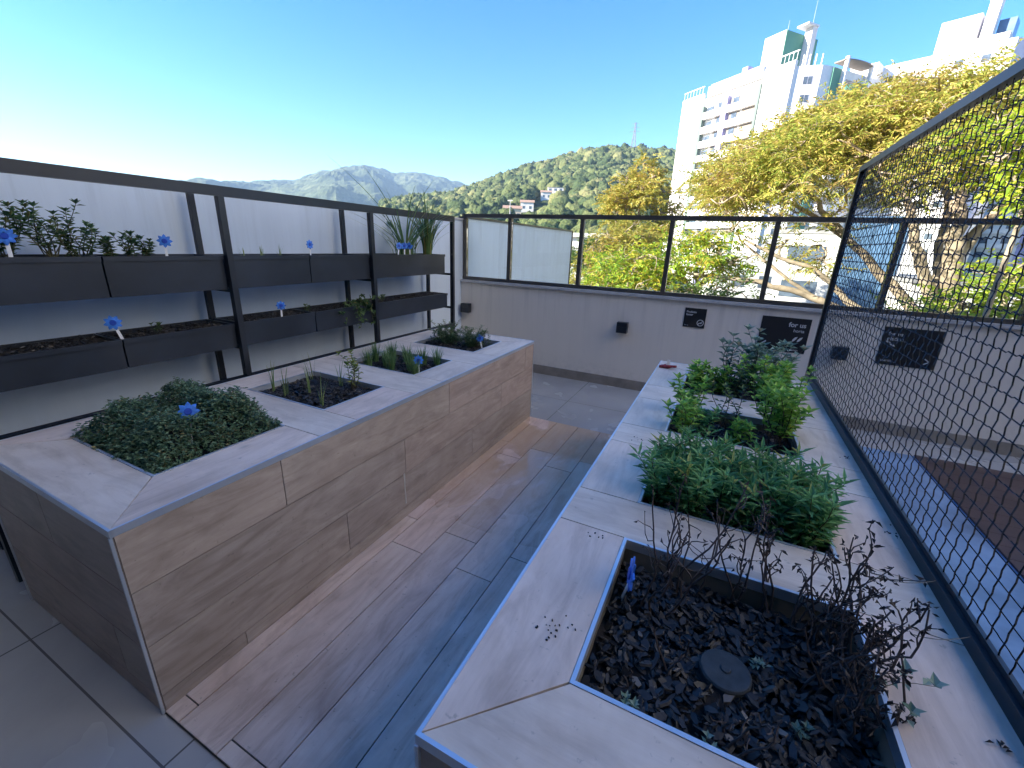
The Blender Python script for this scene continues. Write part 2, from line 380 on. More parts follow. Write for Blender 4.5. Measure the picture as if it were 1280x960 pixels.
# woods on the near hill: one mass of crowns
import bmesh
def ico(n):
    bm = bmesh.new(); bmesh.ops.create_icosphere(bm, subdivisions=n, radius=1); bm.verts.ensure_lookup_table()
    v = np.array([tuple(x.co) for x in bm.verts]); fc = np.array([[w.index for w in x.verts] for x in bm.faces]); bm.free(); return v, fc
iv, ifc = ico(3)
variants = []
for k in range(7):
    d = 1+.55*(vnoise(iv[:, 0]*3+k*9+20, iv[:, 1]*3+iv[:, 2]*4+20, .7, k)-.5)+.45*(vnoise(iv[:, 0]*3+40, iv[:, 2]*3+iv[:, 1]*2+k*7+40, .28, k+3)-.5)
    variants.append(iv*d[:, None])
wm = MB(); HOUSE_AZ = []
Vs = []; Fs = []; nn = 0
rg = np.random.default_rng(5)
cand = 5200
azs = rg.uniform(-42, 6, cand); rs = np.sqrt(rg.uniform(135**2, 640**2, cand))
zs = near_h(azs, rs)
CLEAR = [(-21.6, 330, 20), (-23.9, 285, 22), (-26.4, 262, 20), (-31, 250, 14)]
for a, rr, z in zip(azs, rs, zs):
    if any(abs(math.radians(a-c[0]))*rr < c[2]*.75 and -34 < rr-c[1] < 10 for c in CLEAR): continue
    if a > -9 and rr < 350: continue
    s = rg.uniform(3.4, 6.2)*(1.15 if rg.random() < .2 else 1); h = s*rg.uniform(.7, 1.15)
    th = rg.uniform(0, 6.28); v = variants[rg.integers(7)]
    w = np.stack([(v[:, 0]*math.cos(th)-v[:, 1]*math.sin(th))*s, (v[:, 0]*math.sin(th)+v[:, 1]*math.cos(th))*s, v[:, 2]*h], 1)
    w += np.array([rr*math.sin(R_(a)), rr*math.cos(R_(a)), z+h*.55]); Vs.append(w); Fs.append(ifc+nn); nn += len(w)
wm.addn(np.concatenate(Vs), np.concatenate(Fs))
tag(wm.build('hillside_woods', M['forest'], smooth=True), 'dense green woods covering the near hill', 'woods', kind='stuff')

# the air
hz = MB(); hz.box((-3300, -3300, Z0-1), (3300, 3300, 430))
hzm = bpy.data.materials.new('haze_air'); hzm.use_nodes = True; ht = hzm.node_tree; ht.nodes.remove(ht.nodes['Principled BSDF'])
pv = ht.nodes.new('ShaderNodeVolumePrincipled'); pv.inputs['Color'].default_value = (.52, .74, 1, 1); pv.inputs['Density'].default_value = .00018
ht.links.new(pv.outputs[0], ht.nodes['Material Output'].inputs['Volume'])
tag(hz.build('haze', hzm), 'thin pale blue air between the terrace and the hills', 'haze', kind='stuff')

# ------------------------------------------------------------------ far buildings
def frame_obj(name, C, u, label, cat, group=None):
    """Empty whose local +X runs along u (horizontal), +Y into the building"""
    return empty(name, C, label, cat, group, math.atan2(u[1], u[0]))
# tower one: local x along the broad face (away to the left), local y = into the building is -Y after the turn -> use (x, -y)
def tower(C, name, label, top, accent):
    ux, uy = -.754, .656
    t = frame_obj(name, (C[0], C[1], Z0), (ux, uy), label, 'apartment tower')
    return t
H1 = 34.0-Z0+1.6+.9        # roof slab above the ground
t1 = tower((4.85, 104.9), 'apartment_tower', 'white apartment tower with green roof block and curved corner balconies', H1, 'green')
# local axes: X = along facade to the left, Y = (-.656,-.754)*? : rotate X by +90deg -> (-.656,-.754) = towards us, so into building is -Y
def P(u_, v_): return (u_, -v_)
b = MB(); b.prism([P(0, 0), P(-2.6, 3.2), P(-3.0, 5.4), P(-3.0, 20), P(27.6, 20), P(27.6, 0)][::1], 0, H1-2.2); b.build('wall', M['tower'], t1)
# broad face volumes standing proud: left wing and right wing, plus crown
b = MB(); b.box((21.4, .0, 0), (27.8, .7, H1-1.2)); b.build('wall', M['tower'], t1)
b = MB(); b.box((.02, .0, 0), (6.2, .7, H1-1.3)); b.build('wall', M['tower'], t1)
b = MB(); b.box((20.52, .0, 0), (21.3, .98, H1-4)); b.build('facade_groove', M['groove'], t1)
b = MB(); b.box((6.22, .0, 0), (6.78, .99, H1-3.4)); b.build('facade_groove', M['groove'], t1)
b = MB(); b.box((6.8, 0, H1-2.2), (20.5, .5, H1-.2)); b.build('roof_parapet', M['tower'], t1)
st = MB(); st.box((14.0, .0, 0), (15.4, .95, H1-3.4)); st.build('stripe', M['purple'], t1)
FH = 2.9; nfl = 12
for k in range(nfl):
    z = H1-2.2-FH*(k+1)-1.2
    if z < 1: break
    b = MB(); b.box((6.8, .0, z-.35), (20.5, .95, z+1.0)); b.build('balcony', M['tower'], t1)
    b = MB(); b.box((7.0, .02, z+1.0), (10.6, .1, z+2.55)); b.build('balcony_opening', M['recess_shade'], t1)
    b = MB(); b.box((11.2, .02, z+1.0), (13.8, .1, z+2.45)); b.build('balcony_opening', M['recess_shade'], t1)
    b = MB(); b.box((15.6, .02, z+1.0), (17.6, .1, z+2.45)); b.build('balcony_opening', M['recess_shade'], t1)
    b = MB(); b.box((11.8, .1, z+1.05), (13.2, .16, z+2.3)); b.build('window', M['glassdark'], t1)
    b = MB(); b.box((15.9, .1, z+1.05), (17.1, .16, z+2.3)); b.build('window', M['glassdark'], t1)
    b = MB(); b.box((18.4, .02, z+1.0), (20.2, .1, z+2.1)); b.build('window', M['glassdark'], t1)
    b = MB(); b.box((2.2, .7, z+.9), (3.0, .76, z+1.9)); b.build('window', M['lilac'], t1)
    b = MB(); b.box((4.4, .7, z+.9), (4.9, .76, z+1.9)); b.build('window', M['lilac'], t1)
    b = MB(); b.box((23.9, .7, z+.9), (24.6, .76, z+2.0)); b.build('window', M['lilac'], t1)
    b = MB(); b.box((26.6, .7, z+.9), (26.95, .76, z+1.5)); b.build('window', M['lilac'], t1)
# chamfered end with framed windows
cdir = Vector((-2.6, -3.2, 0)).normalized(); cn = Vector((-3.2, 2.6, 0)).normalized()
def chamfer_box(mb, s0, s1, d0, d1, z0, z1):
    Mx = Matrix(((cdir.x, cn.x, 0, 0), (cdir.y, cn.y, 0, 0), (0, 0, 1, 0), (0, 0, 0, 1)))
    mb.box((s0, d0, z0), (s1, d1, z1), M=Mx)
for k in range(nfl):
    z = H1-2.2-FH*(k+1)-.9
    if z < 1: break
    b = MB(); chamfer_box(b, 1.3, 3.0, -.02, .05, z+.75, z+2.2); w = b.build('window', M['lilac'], t1)
    b = MB(); chamfer_box(b, 1.45, 2.1, .05, .08, z+.88, z+2.08); b.build('pane', M['glassdark'], w)
    b = MB(); chamfer_box(b, 2.2, 2.85, .05, .08, z+.88, z+2.08); b.build('pane', M['glassdark'], w)
# green return with curved balconies
b = MB(); b.box((-3.25, -7.6, 0), (-3.0, -5.4, H1-2.4)); b.build('green_strip', M['green'], t1)
for k in range(nfl):
    z = H1-3.2-FH*(k+1)
    if z < 1: break
    arc = [(-3.02, -7.8)]+[(-3.0-2.0*math.sin(a)-.4, -11.6+3.8*math.cos(a)) for a in np.linspace(.15, math.pi-.15, 10)]+[(-3.02, -15.4)]
    b = MB(); b.prism(arc, z, z+1.15); b.build('curved_balcony', M['green'] if k == 0 else M['tower'], t1)
    b = MB(); b.box((-3.08, -14.6, z+1.2), (-3.02, -8.6, z+2.5)); b.build('window', M['glassdark'], t1)
for yy in (-8.0, -15.2): b = MB(); b.box((-3.9, yy-.25, H1-5.5), (-3.3, yy+.25, H1-.4)); b.build('pillar', M['tower'], t1)
b = MB(); arc = [(-3.0, -7.6)]+[(-3.0-1.1*math.sin(a)-.3, -11.6+4.2*math.cos(a)) for a in np.linspace(.1, math.pi-.1, 10)]+[(-3.0, -15.6), (-1.5, -15.6), (-1.5, -7.6)]
b.prism(arc, H1-1.0, H1-.8); b.build('roof_canopy', M['recess_shade'], t1)
b = MB()
for q in np.linspace(.3, 6.0, 8): b.box((q-.03, .08, H1-1.3), (q+.03, .14, H1+.2))
for q in np.linspace(22, 27.6, 7): b.box((q-.03, .48, H1-1.2), (q+.03, .54, H1+.2))
b.box((.0, .03, H1+.2), (6.2, .2, H1+.35)); b.box((21.6, .42, H1+.15), (27.7, .6, H1+.28))
for q in np.linspace(0.2, .95, 4): p = cdir*q*4; b.box((p.x-.08, p.y-.08, H1-2.2), (p.x+.08, p.y+.08, H1-.5))
b.build('roof_railing', M['tower'], t1)
b = MB(); b.box((8, -1.6, H1-.2), (20.5, -.2, H1+.35)); b.build('roof_edge', M['lilac'], t1)
# roof block: bright front, green side
b = MB(); b.box((9.6, -16.5, H1-2.3), (14.4, -7.0, H1+8.0)); rb = b.build('roof_block', M['tower'], t1)
b = MB(); b.box((9.48, -16.45, H1-2.3), (9.58, -7.05, H1+7.95)); b.build('green_side', M['green'], rb)
b = MB(); b.box((7.9, -13.6, H1-2.3), (9.45, -12.2, H1+9.0)); b.box((7.7, -13.7, H1+9.0), (10.2, -10.5, H1+9.35)); b.build('roof_fin', M['towergrey'], rb)
b = MB(); b.tube([(8.6, -12.8, H1+9.5), (8.6, -12.8, H1+16)], [.04, .015], 5); b.build('antenna', M['steel'], rb)
b = MB(); b.tube([(11, -9, H1+8), (11, -9, H1+10.4)], [.06, .03], 5); b.build('antenna', M['steel'], rb)
b = MB(); b.box((13.4, -4, H1-.2), (14.8, -2.5, H1+2.2)); b.build('water_tank', M['purple'], t1)

# tower two, further right
D2 = 118; a2 = R_(17.3)
t2 = frame_obj('apartment_tower', (D2*math.sin(a2), D2*math.cos(a2), Z0), (-.9, .436), 'long pale apartment block with stepped roofline and blue-sided roof fin, right of the green-topped tower', 'apartment tower')
H2 = D2*math.tan(R_(17.15))+1.6-Z0
b = MB(); b.prism([P(0, 0), P(-1.2, .3), P(-2.6, 2.8), P(-2.6, 18), P(21.9, 18), P(21.9, 2.6), P(7.1, 2.6), P(7.1, 0)], 0, H2-.8); b.build('wall', M['tower'], t2)
b = MB(); b.prism([P(-1.25, .36), P(-2.66, 2.8), P(-2.72, 6), P(-1.3, 6)], 0, H2-.9); b.build('shaded_corner', M['lilac'], t2)  # shade of the turned corner put into a lilac face
b = MB(); b.prism([P(-.1, -.12), P(7.2, -.12), P(7.2, 3), P(-.1, 3)], H2-.8, H2+.25); b.build('roof_parapet', M['towergrey'], t2)
b = MB(); b.box((17.0, -2.5, 0), (21.7, .9, H2-.1)); b.build('wall', M['tower'], t2)
b = MB(); b.box((7.3, -2.9, H2-.79), (16.9, -2.4, H2-.1)); b.build('roof_parapet', M['tower'], t2)
b = MB(); b.box((4.9, -9, H2-.79), (10.2, -4, H2+5.4)); rb2 = b.build('roof_block', M['tower'], t2)
b = MB(); b.box((4.82, -8.95, H2-.79), (4.89, -4.05, H2+5.35)); b.build('shaded_side', M['lilac'], rb2)  # thin lilac sheet, the block's shaded side painted in
b = MB(); b.box((2.9, -6.5, H2-.79), (4.4, -4.2, H2+7.4)); b.box((2.2, -6.7, H2+7.41), (4.7, -3.9, H2+7.8)); b.build('roof_fin', M['tower'], rb2)
b = MB(); b.box((.6, -10, H2-.79), (2.8, -6.6, H2+4.4)); b.build('roof_side', M['bluepanel'], rb2)
for k in range(12):
    z = H2-FH*(k+1)-1.6
    if z < 1: break
    for q in (1.4, 4.8): b = MB(); b.box((q, 0, z+.9), (q+1.1, .06, z+2.0)); b.build('window', M['glassdark'], t2)
    b = MB(); b.box((7.4, -2.6, z-.1), (16.7, -1.3, z+1.1)); b.build('balcony', M['tower'], t2)
    for q in (8.0, 11.2, 14.0): b = MB(); b.box((q, -2.6, z+1.15), (q+2.3, -2.5, z+2.4)); b.build('balcony_opening', M['recess_shade'], t2)
    b = MB(); b.box((18.4, .9, z+.9), (19.6, .96, z+2.0)); b.build('window', M['lilac'], t2)
# right neighbour beyond the mesh, in lilac and blue-grey stripes
t3 = frame_obj('apartment_tower', (62, 118, Z0), (-.754, .656), 'pale lilac and grey striped apartment block behind the wire mesh screen, at the right edge', 'apartment tower')
H3 = 44
b = MB(); b.box((-6, -16, 0), (34, 0, H3)); b.build('wall', M['tower'], t3)
b = MB(); b.box((24.0, 0, 0), (25.6, .4, H3-2)); b.build('stripe', M['purple'], t3)
b = MB(); b.box((12.0, 0, 0), (13.5, .4, H3-2)); b.build('stripe', M['purple'], t3)
b = MB(); b.box((4, 0, 0), (10.5, .3, H3-3)); b.build('stripe', M['lilac'], t3)
b = MB(); b.box((25.6, 0, 0), (28.5, .3, H3-3)); b.build('stripe', M['lilac'], t3)
for k in range(14):
    z = H3-FH*(k+1)-1.3
    if z < 1: break
    for q in (1.5, 15, 18.5, 21.6, 29.5, 32): b = MB(); b.box((q, 0, z+.8), (q+1.3, .08, z+2.0)); b.build('window', M['glassdark'], t3)
    b = MB(); b.box((14.4, 0, z-.2), (23.2, .9, z+.75)); b.build('balcony', M['tower'], t3)

# blue clad low building and pale podium wall seen through the glass railing
t4 = empty('office_building', (9.6, 40, Z0), 'low grey office building with blue cladding panels behind the spreading tree', 'building', None, R_(-14))
b = MB(); b.box((-6.5, 0, 0), (1.2, 9, 12.2)); b.build('wall', M['towergrey'], t4)
for i in range(4): b = MB(); b.box((-2.6+i*.9, -.16, 1.5), (-1.74+i*.9, -.02, 13.4)); b.build('blue_panel', M['bluepanel'], t4)
for z in (4.2, 7.4, 10):
    b = MB(); b.box((-5.8, -.06, z), (-3.4, -.01, z+1.3)); b.build('window', M['glassdark'], t4)
b = MB(); b.box((-6.6, -.1, 12.2), (1.3, 9.1, 12.5)); b.build('roof', M['roofgrey'], t4)
t5 = empty('garage_building', (13.0, 37, Z0), 'long low white building standing behind the tree trunk and wire mesh', 'building', None, R_(8))
b = MB(); b.box((-2.2, 0, 0), (16, 8, 9.2)); b.build('wall', M['housew'], t5)
b = MB(); b.box((-2.4, -.2, 9.2), (16.2, 8.2, 9.5)); b.build('roof', M['roofgrey'], t5)
for q in (0, 4, 8, 12): b = MB(); b.box((q, -.06, 5.8), (q+2, -.01, 7.2)); b.build('window', M['glassdark'], t5)
t6 = empty('podium_building', (5.0, 62, Z0), 'pale grey podium with small windows at the foot of the apartment tower', 'building', None, R_(6))
b = MB(); b.box((-6, 0, 0), (9, 10, 10.6)); b.build('wall', M['towergrey'], t6)
for q in (-4.5, -1.5, 1.5, 4.5): b = MB(); b.box((q, -.08, 6.6), (q+1.4, -.01, 8.0)); b.build('window', M['glassdark'], t6)

def house(loc, rz, w, d, h, wall, roof, label, name='house', rh=None, nw=3, fl=1):
    t = empty(name, loc, label, 'house', 'houses in the valley and on the hill', rz)
    b = MB(); b.box((-w/2, 0, -6), (w/2, d, h)); b.build('wall', wall, t)
    rh = rh if rh is not None else h*.3; e = .5
    b = MB(); v = [(-w/2-e, -e, h), (w/2+e, -e, h), (w/2+e, d+e, h), (-w/2-e, d+e, h), (-w/2-e, d/2, h+rh), (w/2+e, d/2, h+rh)]
    b.add(v, [(0, 1, 5, 4), (2, 3, 4, 5), (1, 2, 5), (3, 0, 4), (0, 3, 2, 1)]); b.build('roof', roof, t)
    for j in range(fl):
        for i in range(nw):
            x = -w/2+w*(i+.5)/nw; b = MB(); z = h*(j+.35)/fl; b.box((x-w*.09, -.07, z), (x+w*.09, .0, z+min(1.5, h*.4/fl))); b.build('window', M['glassdark'], t)
    return t
def on_hill(az, rr): return (rr*math.sin(R_(az)), rr*math.cos(R_(az)), float(near_h(np.array([az]), np.array([rr]))[0]))
house(on_hill(-21.2, 325), R_(18), 11, 9, 7, M['housew'], M['housew'], 'largest white house on the wooded hillside', rh=.6, fl=2)
house(on_hill(-22.3, 318), R_(25), 7, 7, 5, M['housew'], M['roofred'], 'small white house just left of the largest hillside house', nw=2)
house(on_hill(-24.6, 280), R_(24), 8, 7, 5.5, M['housew'], M['roofred'], 'white house with red roof in the hillside trees above the railing', nw=2)
house(on_hill(-26.4, 258), R_(28), 10, 7, 6, M['housey'], M['roofred'], 'orange roofed house beside the tall lamp mast')
house(on_hill(-30.8, 246), R_(30), 6, 5, 4, M['housew'], M['roofgrey'], 'small white house low on the hill near the shelf corner', nw=2)
house(on_hill(-21.0, 150), R_(20), 9, 8, 8.5, M['housey'], M['housew'], 'cream house behind the glass railing, above the partition wall', rh=2.2, nw=3, fl=2)
house((-44, 118, Z0), R_(20), 10, 8, 11, M['housew'], M['roofred'], 'white house with clay roof left of the railing post', rh=2, nw=3, fl=2)
house((-33, 100, Z0), R_(16), 12, 9, 11.5, M['housey'], M['roofred'], 'cream house with clay roof behind the long white hall', rh=2, nw=4, fl=2)
hh = empty('hall_building', (-22.6, 80, Z0), 'long white hall with a grey flat roof beyond the middle glass pane', 'building', None, R_(8))
b = MB(); b.box((-5.5, 0, 0), (9, 10, 12.2)); b.build('wall', M['housew'], hh)
b = MB(); b.box((-6, -.8, 12.2), (9.5, 10.5, 12.9)); b.build('roof', M['housew'], hh)
b = MB(); b.box((-5.0, -.08, 8.2), (8.4, -.01, 9.8)); b.build('window_band', M['glassdark'], hh)
house((-27, 66, Z0), R_(10), 7, 7, 7.6, M['housew'], M['roofgrey'], 'small white house low in the gap beside the partition wall', rh=1.6, nw=2, fl=2)
house((-13.5, 70, Z0), R_(6), 8, 7, 7.4, M['housew'], M['roofred'], 'white house with clay roof half hidden by the yellow tree', rh=1.6, nw=3, fl=2)

# pylon on the ridge and lamp mast
px, py, pz = on_hill(-12.5, 585)
py_ = empty('power_pylon', (px, py, pz), 'grey lattice power pylon on the hill ridge', 'pylon')
b = MB(); HP = 34
for sx in (-1, 1):
    for sy in (-1, 1): b.tube([(sx*3.2, sy*3.2, 0), (sx*.9, sy*.9, HP*.7), (sx*.5, sy*.5, HP)], .28, 4)
for k in range(9):
    z0, z1 = HP*k/9, HP*(k+1)/9; w0 = 3.2-2.5*min(1, k/6.3); w1 = 3.2-2.5*min(1, (k+1)/6.3)
    for s in (-1, 1):
        b.tube([(-w0, s*w0, z0), (w1, s*w1, z1)], .14, 4); b.tube([(w0, s*w0, z0), (-w1, s*w1, z1)], .14, 4)
        b.tube([(s*w0, -w0, z0), (s*w1, w1, z1)], .14, 4)
b.build('lattice', M['steel'], py_)
for z, w in ((HP*.72, 6), (HP*.84, 5), (HP*.96, 4)):
    b = MB(); b.tube([(-w, 0, z), (0, 0, z+1), (w, 0, z)], .22, 4); b.build('cross_arm', M['steel'], py_)
lx, ly, lz = on_hill(-26.7, 200)
lm = empty('lamp_mast', (lx, ly, lz), 'tall thin lamp mast rising in front of the wooded hill', 'lamp mast')
b = MB(); b.tube([(0, 0, 0), (0, 0, 17)], [.22, .12], 6); b.build('pole', M['towergrey'], lm)
b = MB(); b.box((-1.1, -.3, 16.7), (1.1, .3, 17.1)); b.build('lamp_head', M['towergrey'], lm)

# own apartment house behind the terrace (shades it from the low sun)
ab = empty('apartment_block', (-12, -5.5, Z0), 'apartment block the terrace belongs to, rising behind it', 'building')
b = MB(); b.box((-25, -12, 0), (24, 0, 21.7)); b.build('wall', M['block'], ab)
b = MB(); b.box((2, .01, 11.75), (24, 5.15, 12.0)); b.build('shade_slab', M['soffit'], ab)  # unseen overhang, added to darken the near end of the terrace
for fl in range(4):
    for q in range(12):
        b = MB(); z = 9.4+fl*3.0; x = -23.5+q*4.0
        b.box((x, -.02, z), (x+2.4, .04, z+2.1)); b.build('window', M['glassdark'], ab)

# sunlit neighbour on the right, outside the view: throws warm light back on the terrace
nb = empty('apartment_block', (16, 0, Z0), 'tall white neighbouring block to the right of the terrace, in full sun', 'building')
b = MB(); b.box((0, -12, 0), (12, 12, 36)); b.build('wall', M['tower'], nb)
for fl in range(10):
    for q in range(6): b = MB(); b.box((-.03, -10.5+q*3.8, 3+fl*3.1), (.02, -9.1+q*3.8, 4.4+fl*3.1)); b.build('window', M['glassdark'], nb)

# ------------------------------------------------------------------ trees
def crown_leaves(mb, centers, rads, sprays, nl, rach, ll, lw, rg, flat=.45, droop=.35):
    Ps = []; Ds = []; Ns = []
    for c, rd in zip(centers, rads):
        n = max(3, int(sprays*(rd/1.0)**2))
        d = rg.normal(size=(n, 3)); d /= np.linalg.norm(d, axis=1)[:, None]; rr = rg.uniform(.25, 1, n)**.5
        o = c+d*rr[:, None]*np.array([rd, rd, rd*flat])
        dirv = d*np.array([1, 1, .35])+rg.normal(size=(n, 3))*.45; dirv[:, 2] -= droop*rg.random(n); dirv /= np.linalg.norm(dirv, axis=1)[:, None]
        up = np.array([0, 0, 1.])+rg.normal(size=(n, 3))*.3
        side = np.cross(dirv, up); side /= np.linalg.norm(side, axis=1)[:, None]
        for k in range(nl):
            t = (k//2+.6)/(nl/2); sgn = 1 if k % 2 else -1
            p = o+dirv*(rach*t); dd = dirv*.55+side*sgn*.9+rg.normal(size=(n, 3))*.22; dd[:, 2] -= .15
            Ps.append(p); Ds.append(dd); Ns.append(up+rg.normal(size=(n, 3))*.25)
    P_ = np.concatenate(Ps); n = len(P_)
    mb.leaves(P_, np.concatenate(Ds), np.concatenate(Ns), rg.uniform(.7, 1.2, n)*ll, rg.uniform(.8, 1.15, n)*lw)
def bend(a, b, rg, k=6, w=.12, sag=0):
    a = np.array(a, float); b = np.array(b, float); t = np.linspace(0, 1, k)[:, None]; L = np.linalg.norm(b-a)
    o = rg.normal(size=3)*w*L; o2 = rg.normal(size=3)*w*L*.5
    return a+(b-a)*t+o*np.sin(t*math.pi)+o2*np.sin(t*2*math.pi)+np.array([0, 0, sag*L])*np.sin(t*math.pi)
def make_tree(name, label, limbs, centers, rads, mat, seed, sprays=34, nl=12, rach=.42, ll=.15, lw=.05, flat=.45, loc=None, twig=.035, cat='tree', group='trees beyond the railing'):
    rg = np.random.default_rng(seed); centers = np.asarray(centers, float)
    base = np.array(limbs[0][0][0]); t = empty(name, tuple(base), label, cat, group)
    tr = MB(); ends = []
    for pts, r0, r1 in limbs:
        p = np.array(pts, float); n = len(p); ts = np.linspace(0, n-1, (n-1)*5+1); pp = np.stack([np.interp(ts, range(n), p[:, i]) for i in range(3)], 1)
        for _ in range(3): pp[1:-1] = (pp[:-2]+2*pp[1:-1]+pp[2:])/4
        pp[1:-1] += rg.normal(size=(len(pp)-2, 3))*r0*.12
        tr.tube(pp, .82*np.linspace(r0, r1, len(pp))*(1+rg.normal(size=len(pp))*.05), 9); ends.append(pp)
    allp = np.concatenate(ends)
    order = np.argsort([np.min(np.linalg.norm(allp-c, axis=1)) for c in centers])
    for i in order:
        c = centers[i]; d = np.linalg.norm(allp-c, axis=1)+np.where(allp[:, 2] > c[2]+.3, 2, 0); j = int(np.argmin(d)); L = d[j]
        q = bend(allp[j], c, rg, 7, .10); tr.tube(q, np.linspace(min(twig*2.2, twig*(.7+.35*L)), twig*.35, 7), 5)
        allp = np.concatenate([allp, q[2:]])
        for _ in range(3):
            e = c+rg.normal(size=3)*rads[i]*np.array([.6, .6, flat*.6]); tr.tube(bend(q[rg.integers(3, 6)], e, rg, 5, .1), np.linspace(twig*.4, twig*.15, 5), 4)
    tr.build('trunk', M['bark'], t, smooth=True, loc=None).location = tuple(-base)
    cr = MB(); crown_leaves(cr, centers, rads, sprays, nl, rach, ll, lw, rg, flat); o = cr.build('crown', mat, t); o.location = tuple(-base)
    return t
rg = np.random.default_rng(21)
# the wide golden tree
C_, Rd = [], []
for k in range(680):
    a = rg.uniform(0, 2*math.pi); q = math.sqrt(rg.random()); x = 5.2+6.4*q*math.cos(a); y = 15.6+4.6*q*math.sin(a)
    if y > 18.5 and rg.random() < .4: continue
    zt = 3.05+2.65*math.sqrt(max(0, 1-q*q*.93))-.09*max(0, x-3.5)
    z = zt-abs(rg.normal())*.38-.1
    if rg.random() < .2: z -= rg.uniform(.3, .9)
    # ragged see-through gap on the right, behind the mesh
    if x > 4.6 and z < 4.2 and y < 16: continue
    if vnoise(np.array([x*1.0+50]), np.array([y+z*1.5+50]), 1.1, 4)[0] < .24: continue
    C_.append((x, y, z)); Rd.append(rg.uniform(.42, .8))
limbs = [([(4.95, 13.6, -9), (4.9, 13.6, -3), (4.73, 13.6, .36), (4.58, 13.6, 1.54), (4.43, 13.7, 2.57), (4.4, 13.9, 3.38), (4.46, 14.1, 4.5)], .36, .09),
 ([(4.8, 13.6, -.3), (4.55, 13.5, .45), (3.96, 13.4, 1.51), (3.59, 13.4, 2.38), (3.23, 13.5, 3.22), (2.58, 13.7, 4.3)], .2, .05),
 ([(4.8, 13.7, -.5), (4.5, 13.8, .2), (3.47, 13.8, 1.19), (2.55, 13.8, 2.01), (1.67, 13.9, 2.93), (.95, 14.1, 3.75)], .19, .04),
 ([(4.85, 13.6, -1.3), (4.37, 13.2, -.29), (2.84, 13.2, .27), (1.77, 13.2, .69), (.61, 13.2, .89), (-1.0, 13.2, .99)], .17, .05),
 ([(4.8, 13.5, -.9), (3.81, 13.0, -.04), (2.64, 13.0, .61), (2.05, 13.0, 1.21), (1.09, 13.0, 1.52), (.22, 13.0, 1.92)], .13, .035),
 ([(2.35, 13.2, .44), (1.87, 13.2, .7), (.91, 13.2, 1.33), (.13, 13.2, 1.92)], .07, .03),
 ([(4.58, 13.7, 1.54), (5.02, 14.0, 2.43), (5.41, 14.2, 3.1), (5.9, 14.6, 4.4)], .16, .04),
 ([(4.85, 13.8, -.2), (5.2, 15.3, .4), (4.9, 15.5, 1.52), (4.79, 15.5, 3.08), (3.97, 15.6, 4.39), (3.58, 15.7, 5.2)], .17, .04),
 ([(4.9, 15.5, 1.52), (6.2, 16, 3.2), (7.6, 16.4, 4.6)], .12, .04), ([(2.55, 13.8, 2.01), (1.2, 14.6, 3.0), (-.2, 15.2, 3.5)], .08, .03)]
for k in range(26):     # loose sprigs low on the left, hanging over the street
    x = rg.uniform(-.9, 2.3); C_.append((x, rg.uniform(12.8, 14.2), rg.uniform(1.4, 2.9)-max(0, x-.6)*.1)); Rd.append(rg.uniform(.22, .42))
make_tree('spreading_tree', 'wide golden-green spreading tree with several pale limbs, largest beyond the railing', limbs, C_, Rd, M['gold'], 1, sprays=60, nl=14, rach=.42, ll=.125, lw=.04, flat=.4)

def clump_set(c, rx, ry, rz, n, rg, rr=(.3, .6), thr=.2):
    out = []; ra = []
    while len(out) < n:
        d = rg.normal(size=3); d /= np.linalg.norm(d); p = d*rg.uniform(.3, 1)**.5
        q = np.array(c)+p*np.array([rx, ry, rz])
        if vnoise(np.array([q[0]*1.3+50]), np.array([q[1]+q[2]*1.9+50]), .9, 2)[0] < thr: continue
        out.append(q); ra.append(rg.uniform(*rr))
    return out, ra
def simple_tree(name, label, c, rx, ry, rz, n, mat, seed, **kw):
    rg = np.random.default_rng(seed); rr = kw.pop('rr', (.3, .6)); C, Rr = clump_set(c, rx, ry, rz, n, rg, rr, kw.pop('thr', .2))
    x, y, z = c; tr = kw.pop('tr', .16)
    limbs = [([(x+.3, y+.2, Z0), (x+.15, y+.2, (z+Z0)/2), (x, y+.1, z-rz*.8), (x-.1, y, z+rz*.4)], tr, tr*.25),
             ([(x, y+.1, z-rz*.9), (x-rx*.5, y, z-rz*.1)], tr*.5, tr*.2), ([(x, y+.1, z-rz*.7), (x+rx*.55, y, z+rz*.05)], tr*.5, tr*.2)]
    return make_tree(name, label, limbs, C, Rr, mat, seed, **kw)
simple_tree('leafy_tree', 'bright green and yellow tree right behind the middle glass panes', (-2.5, 13.2, .35), 1.25, 1.3, 1.35, 70, M['bright'], 31, sprays=42, ll=.15, lw=.055)
simple_tree('leafy_tree', 'bright green tree just right of the middle railing post', (-.75, 13.6, 1.25), 1.1, 1.1, 1.05, 46, M['bright'], 32, sprays=42, ll=.15, lw=.055)
simple_tree('leafy_tree', 'low orange-tinted tree beside the end of the partition wall', (-3.9, 14.6, -.3), 1.25, 1.2, 1.2, 50, M['orange'], 33, sprays=42, ll=.14, lw=.05)
simple_tree('slender_tree', 'tall airy yellow-green tree in front of the left edge of the tower', (-5.7, 30, 3.6), 2.2, 2, 3.6, 90, M['orange'], 34, sprays=26, ll=.26, lw=.10, rach=.6, rr=(.5, .9), thr=.3, twig=.06, tr=.25)
simple_tree('round_tree', 'brownish yellow tree below the slender tree behind the glass', (-5.2, 24, .9), 2.3, 1.8, 2.0, 80, M['orange'], 35, sprays=30, ll=.22, lw=.08, rach=.5, rr=(.4, .75), twig=.05, tr=.2)
simple_tree('lime_tree', 'lime yellow tree low behind the wire mesh, against the striped block', (4.95, 11.6, .9), 1.1, 1.0, 1.0, 46, M['lime'], 36, sprays=42, ll=.13, lw=.055)
simple_tree('lime_tree', 'lime green tree high behind the wire mesh at the right edge', (4.1, 10.2, 3.3), .85, .9, .95, 34, M['lime'], 37, sprays=40, ll=.13, lw=.055, tr=.1)
